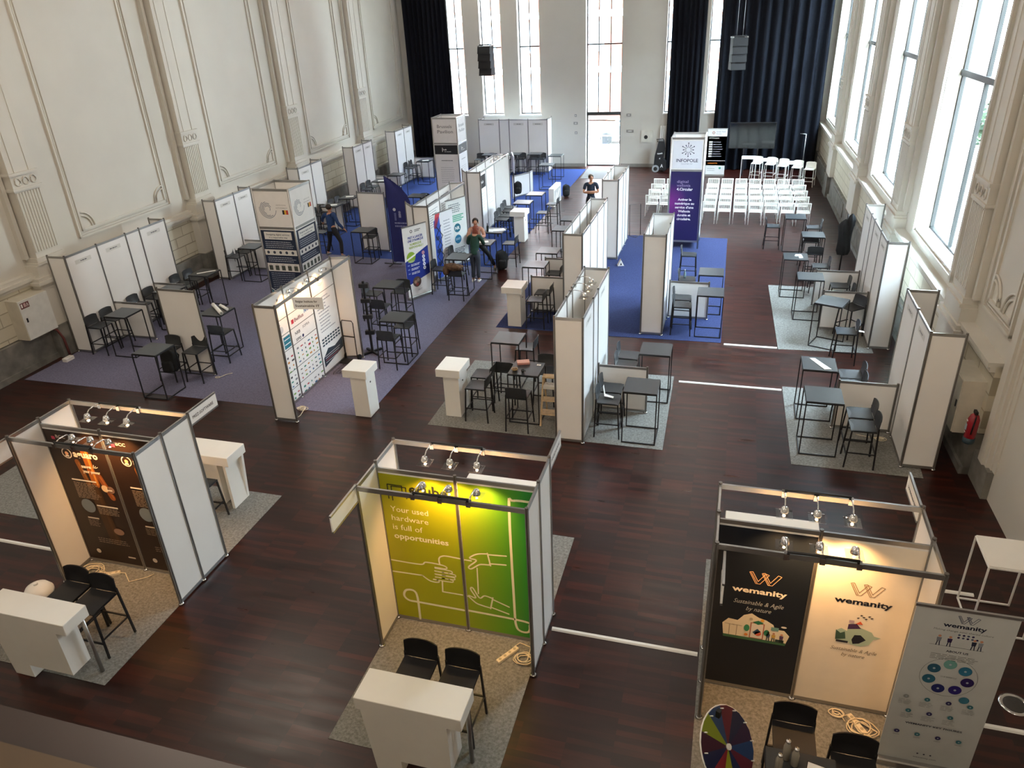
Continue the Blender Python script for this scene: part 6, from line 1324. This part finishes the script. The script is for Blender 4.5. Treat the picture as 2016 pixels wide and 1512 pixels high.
mb = MB(); mb.tube([(-0.2, 0, 0.0095), (-0.2, 0.05, 1.08), (0.2, 0.05, 1.08), (0.2, 0, 0.0095)], 0.012, BMETAL, 6); mb.build('front_frame', t); MB().tube([(-0.2, 0.0, 0.012), (-0.1, -0.3, 0.012), (0.2, 0.0, 0.012)], 0.01, BMETAL, 6).build('foot_bar', t)
for x, y, l in ((-1.97, 12.2, 'on the stool in front of the beige box divider'), (2.82, 16.2, 'on the stool of the long grey carpet')):
    mb = MB(); mb.add([(x, y-0.03, 0.95), (x, y+0.05, 0.95), (x+0.03, y+0.04, 0.76), (x+0.03, y-0.05, 0.76), (x+0.2, y+0.0, 0.745), (x+0.2, y-0.07, 0.745), (x+0.003, y-0.03, 0.95), (x+0.003, y+0.05, 0.95), (x+0.033, y+0.04, 0.765), (x+0.033, y-0.05, 0.765), (x+0.2, y, 0.748), (x+0.2, y-0.07, 0.748)],
       [(0,1,2,3), (3,2,4,5), (7,6,9,8), (8,9,11,10), (0,6,7,1), (4,10,11,5)], PAPER); tag(mb.build('paper_tag'), 'white paper tag hanging ' + l, 'paper tag', 'paper tags on stools')
t = thing('floor_sign', 'small white folded sign on the blue carpet behind the middle partition boxes', 'sign', (-3.1, 22.2, 0.0095), 0.3); MB().prism([(-0.1, 0), (0, 0.2), (0.1, 0)], -0.08, 0.08, WHITE, ((0,0,0), (1,0,0), (0,0,1), (0,1,0))).build('folded_card', t); a = Art((-0.05, -0.081, 0), (1,0,0), (0,0,1), (0,-1,0)); a.poly([(0.02, 0.03), (0.05, 0.12), (0.08, 0.03)], '#22262c'); a.build('print', t)

# ================================================================ PEOPLE
SKIN = M('skin', '#b98668', rough=0.55, noise=0.05, nscale=10)
def skin_mesh(V, Ed, root, name, mat, parent, sub=2):
    keys = list(V); me = bpy.data.meshes.new(name+'_cage'); me.from_pydata([V[k][0] for k in keys], [(keys.index(a), keys.index(b)) for a, b in Ed], [])
    ob = bpy.data.objects.new(name+'_cage', me); COL.objects.link(ob)
    md = ob.modifiers.new('skin', 'SKIN'); md.use_smooth_shade = True
    if not me.skin_vertices: return None
    for i, k in enumerate(keys):
        r = V[k][1]; me.skin_vertices[0].data[i].radius = r if isinstance(r, tuple) else (r, r); me.skin_vertices[0].data[i].use_root = (k == root)
    sb = ob.modifiers.new('sub', 'SUBSURF'); sb.levels = sub; sb.render_levels = sub
    dg = bpy.context.evaluated_depsgraph_get(); res = bpy.data.meshes.new_from_object(ob.evaluated_get(dg)); bpy.data.objects.remove(ob)
    res.name = name; res.materials.clear(); res.materials.append(mat); res.polygons.foreach_set('use_smooth', [True]*len(res.polygons))
    o = bpy.data.objects.new(name, res); COL.objects.link(o); o.parent = parent; return o
def person(label, loc, rz, P, top_mat, leg_mat, hair_mat, shoe_mat, sleeves='long', hair='short', fem=False, headdir=(0, 1, 0)):
    """P: joint positions in the person's frame (facing +y): pelvis, chest, neck, head, shL/R, elL/R, waL/R, hipL/R, knL/R, anL/R; hand directions hdL/R"""
    t = thing('person', label, 'person', loc, rz); P = {k: Vector(v) for k, v in P.items()}
    hd = Vector(headdir).normalized(); s_ = 0.92 if fem else 1.0
    V = {}; E_ = []
    def v(k, co, r): V[k] = (tuple(co), r)
    v('pelvis', P['pelvis'], (0.13*s_, 0.1)); v('waist', P['pelvis'].lerp(P['chest'], 0.45), (0.115*s_, 0.085)); v('chest', P['chest'], (0.14*s_, 0.1)); v('neckb', P['chest'].lerp(P['neck'], 0.7), (0.08, 0.07))
    v('neck', P['neck'], 0.05); H_ = P['head']; v('jaw', H_-Vector((0,0,0.055))+hd*0.012, 0.062); v('skull', H_+Vector((0,0,0.045)), 0.082); v('crown', H_+Vector((0,0,0.095))-hd*0.01, 0.06)
    E_ += [('pelvis','waist'),('waist','chest'),('chest','neckb'),('neckb','neck'),('neck','jaw'),('jaw','skull'),('skull','crown')]
    v('nose', H_+hd*0.1+Vector((0,0,-0.01)), 0.012); E_.append(('skull','nose'))
    for S in 'LR':
        v('sh'+S, P['sh'+S], 0.058*s_); v('el'+S, P['el'+S], 0.043*s_); v('fa'+S, P['el'+S].lerp(P['wa'+S], 0.35), 0.042*s_); v('wa'+S, P['wa'+S], 0.027*s_)
        E_ += [('neckb','sh'+S),('sh'+S,'el'+S),('el'+S,'fa'+S),('fa'+S,'wa'+S)]
        v('hip'+S, P['hip'+S], 0.088); v('th'+S, P['hip'+S].lerp(P['kn'+S], 0.4), 0.078); v('kn'+S, P['kn'+S], 0.054); v('ca'+S, P['kn'+S].lerp(P['an'+S], 0.3), 0.052); v('an'+S, P['an'+S], 0.036)
        E_ += [('pelvis','hip'+S),('hip'+S,'th'+S),('th'+S,'kn'+S),('kn'+S,'ca'+S),('ca'+S,'an'+S)]
        d = (P['wa'+S]-P['el'+S]).normalized() if 'hd'+S not in P else P['hd'+S].normalized(); side = d.cross(Vector((0,0,1)) if abs(d.z) < 0.8 else Vector((0,1,0))).normalized()
        pm = P['wa'+S]+d*0.055; v('palm'+S, pm, (0.034, 0.017)); E_.append(('wa'+S,'palm'+S))
        curl = d.cross(side).normalized()*(-1 if d.cross(side).z > 0 else 1)
        for i, (o_, ln) in enumerate(((-0.028, 0.062), (-0.0095, 0.074), (0.0095, 0.07), (0.028, 0.055))):
            a = pm+d*0.035+side*o_; b_ = a+d*ln*0.55; c = b_+d*ln*0.35+curl*ln*0.35
            v('f%d%sa' % (i, S), a, 0.009); v('f%d%sb' % (i, S), b_, 0.0085); v('f%d%sc' % (i, S), c, 0.007)
            E_ += [('palm'+S, 'f%d%sa' % (i, S)), ('f%d%sa' % (i, S), 'f%d%sb' % (i, S)), ('f%d%sb' % (i, S), 'f%d%sc' % (i, S))]
        th = P['wa'+S]+d*0.03+side*(0.04); v('t'+S, th, 0.01); v('u'+S, th+d*0.035+side*0.012, 0.008); E_ += [('palm'+S, 't'+S), ('t'+S, 'u'+S)]
        heel = P['an'+S]-Vector((0, 0.02, 0.035)); 
    for S in 'LR': v('toe'+S, P['an'+S]+Vector((0, 0.13, -0.05)), 0.03); E_.append(('an'+S, 'toe'+S))
    skin_mesh(V, E_, 'pelvis', 'body', SKIN, t, 2)
    # top
    ks = ['waist','chest','neckb']+[k+S for S in 'LR' for k in (('sh','el','fa','wa') if sleeves == 'long' else ('sh',))]
    T = {k: (V[k][0], tuple(r+0.02 for r in V[k][1]) if isinstance(V[k][1], tuple) else V[k][1]+0.016) for k in ks}; T['hem'] = (tuple(P['pelvis']+Vector((0,0,0.0))), (0.165*s_, 0.125)); T['hem2'] = (tuple(P['pelvis']-Vector((0,0,0.06))), (0.165*s_, 0.125))
    TE = [('hem2','hem'),('hem','waist'),('waist','chest'),('chest','neckb')]+[('neckb','sh'+S) for S in 'LR']
    for S in 'LR':
        if sleeves == 'long':
            T['wa'+S] = (tuple(P['el'+S].lerp(P['wa'+S], 0.93)), 0.036); TE += [('sh'+S,'el'+S),('el'+S,'fa'+S),('fa'+S,'wa'+S)]
        else: T['sl'+S] = (tuple(P['sh'+S].lerp(P['el'+S], 0.75)), 0.06); TE.append(('sh'+S,'sl'+S))
    skin_mesh(T, TE, 'chest', 'sweater' if sleeves == 'long' else 'shirt', top_mat, t, 2)
    T = {'pelvis': (tuple(P['pelvis']), (0.145, 0.112)), 'belt': (tuple(P['pelvis'].lerp(P['chest'], 0.4)), (0.125, 0.095))}; TE = [('pelvis','belt')]
    for S in 'LR':
        for k, x in (('hip', 0.012), ('th', 0.014), ('kn', 0.018), ('ca', 0.018)): T[k+S] = (V[k+S][0], V[k+S][1]+x)
        T['an'+S] = (tuple(P['kn'+S].lerp(P['an'+S], 0.93)), 0.058); TE += [('pelvis','hip'+S),('hip'+S,'th'+S),('th'+S,'kn'+S),('kn'+S,'ca'+S),('ca'+S,'an'+S)]
    skin_mesh(T, TE, 'pelvis', 'trousers', leg_mat, t, 2)
    for S in 'LR':
        a = P['an'+S]; mb = MB(); rows = []
        for i, (y, w_, h_) in enumerate(((-0.06, 0.03, 0.05), (-0.04, 0.04, 0.085), (0.03, 0.042, 0.085), (0.1, 0.045, 0.06), (0.16, 0.04, 0.045), (0.195, 0.02, 0.03))):
            b0 = a.z-0.078; rows.append([(a.x+w_*math.cos(q), a.y+y, b0+h_/2+h_/2*math.sin(q)) for q in [2*PI*j/12 for j in range(13)]])
        mb.grid(rows, shoe_mat); mb.add(rows[0][:12], [tuple(range(12))], shoe_mat); mb.add(rows[-1][:12], [tuple(range(11, -1, -1))], shoe_mat); mb.build('shoe', t)
    c = H_+Vector((0,0,0.05))-hd*0.022; vv, ff = blob((0.098, 0.108, 0.098), seed=4, amp=0.03)
    mb = MB(); vv = [(x+c.x, y+c.y, z+c.z) for x, y, z in vv]; keep = [f for f in ff if all(((Vector(vv[i])-c).dot(hd) < 0.045 or vv[i][2] > c.z+0.045) and vv[i][2] > c.z-0.075 for i in f)]; mb.add(vv, keep, hair_mat, True)
    if hair == 'long': v2, f2 = blob((0.095, 0.075, 0.14), seed=6, amp=0.08); mb.add([(x+c.x-hd.x*0.05, y+c.y-hd.y*0.05, z+c.z-0.09) for x, y, z in v2], f2, hair_mat, True)
    mb.build('hair', t); side = hd.cross(Vector((0,0,1))).normalized()
    for s in (-1, 1): p = H_+hd*0.078+side*s*0.03+Vector((0,0,0.018)); MB().sph(p, 0.011, BLACK, 8, 6).build('eye', t); p = H_+side*s*0.088+Vector((0,0,0.005)); MB().sph(p, (0.014, 0.02, 0.03), SKIN, 8, 6).build('ear', t)
    MB().sph(H_+hd*0.083+Vector((0,0,-0.045)), (0.025, 0.012, 0.007), M('lip', '#8c4f45'), 8, 6).build('mouth', t)
    return t
HB = M('dark_brown_hair', '#2c211b', rough=0.7, noise=0.3, nscale=30); HR = M('auburn_hair', '#7a3620', rough=0.6, noise=0.3, nscale=30); HG = M('short_brown_hair', '#5a4b3c', rough=0.7, noise=0.3, nscale=30)
TR_ = M('black_trousers', '#17171c', rough=0.8, noise=0.15); JN = M('dark_grey_jeans', '#3b414e', rough=0.8, noise=0.15)
person('person in a blue sweater striding along the white stands, reaching out with one arm', (-12.78, 21.9, 0), 0.0,
  dict(pelvis=(0,0,0.9), chest=(-0.03,0.03,1.24), neck=(-0.04,0.06,1.46), head=(-0.05,0.1,1.59), shL=(-0.21,0.03,1.39), shR=(0.15,0.03,1.38), elL=(-0.4,0.16,1.22), elR=(0.27,-0.02,1.12), waL=(-0.52,0.36,1.05), waR=(0.4,0.1,0.9),
       hipL=(-0.1,0,0.86), hipR=(0.1,0,0.86), knL=(-0.2,0.1,0.48), knR=(0.26,0.02,0.48), anL=(-0.3,0.02,0.08), anR=(0.33,-0.16,0.08)), M('blue_knit', '#24406e', rough=0.85, noise=0.12, nscale=14), TR_, HB, M('grey_shoe', '#77787a'))
person('person in a dark green sweater with auburn hair, seen from behind, leaning over a table', (-7.12, 20.08, 0), 0.05,
  dict(pelvis=(0,0,0.88), chest=(0,0.1,1.2), neck=(0,0.18,1.4), head=(0.01,0.26,1.5), shL=(-0.17,0.12,1.33), shR=(0.17,0.12,1.33), elL=(-0.25,0.2,1.1), elR=(0.24,0.2,1.1), waL=(-0.18,0.4,1.12), waR=(0.16,0.4,1.12),
       hipL=(-0.09,0,0.84), hipR=(0.09,0,0.84), knL=(-0.08,0.04,0.46), knR=(0.08,0.02,0.46), anL=(-0.08,-0.05,0.08), anR=(0.09,-0.04,0.08)), M('green_knit', '#173a2e', rough=0.85, noise=0.12, nscale=14), JN, HR, M('white_shoe', '#d8d8d6'), hair='long', fem=True)
person('person in a beige pink top sitting behind the table, facing the camera', (-7.42, 21.2, 0), PI+0.25,
  dict(pelvis=(0,0,0.84), chest=(0,0.03,1.17), neck=(0,0.06,1.37), head=(0,0.1,1.5), shL=(-0.18,0.03,1.3), shR=(0.18,0.03,1.3), elL=(-0.26,0.12,1.08), elR=(0.26,0.12,1.08), waL=(-0.1,0.32,1.12), waR=(0.1,0.32,1.12),
       hipL=(-0.1,0.02,0.8), hipR=(0.1,0.02,0.8), knL=(-0.34,0.16,0.55), knR=(0.1,0.38,0.62), anL=(-0.52,0.02,0.1), anR=(0.1,0.3,0.3)), M('beige_pink_knit', '#b98872', rough=0.85, noise=0.1, nscale=14), TR_, HB, M('olive_shoe', '#5c5f4c'), hair='short', fem=True)
person('person in a navy T-shirt standing with folded arms in the aisle, facing the camera', (-4.92, 27.0, 0), PI+0.2,
  dict(pelvis=(0,0,0.95), chest=(0,0,1.3), neck=(0,0.01,1.52), head=(0,0.03,1.66), shL=(-0.2,0,1.45), shR=(0.2,0,1.45), elL=(-0.27,0.08,1.18), elR=(0.27,0.08,1.18), waL=(0.06,0.22,1.22), waR=(-0.06,0.2,1.16), hdL=(1,0.1,0.2), hdR=(-1,0.1,0.2),
       hipL=(-0.1,0,0.91), hipR=(0.1,0,0.91), knL=(-0.13,0.02,0.5), knR=(0.13,0.02,0.5), anL=(-0.15,-0.02,0.08), anR=(0.16,-0.02,0.08)), M('navy_jersey', '#1b2636', rough=0.85, noise=0.1), TR_, HG, M('dark_shoe', '#2b2b2e'), sleeves='short', headdir=(-0.5, 1, 0))
# clean up helper keys
for o in bpy.data.objects:
    if '_c' in o: del o['_c']
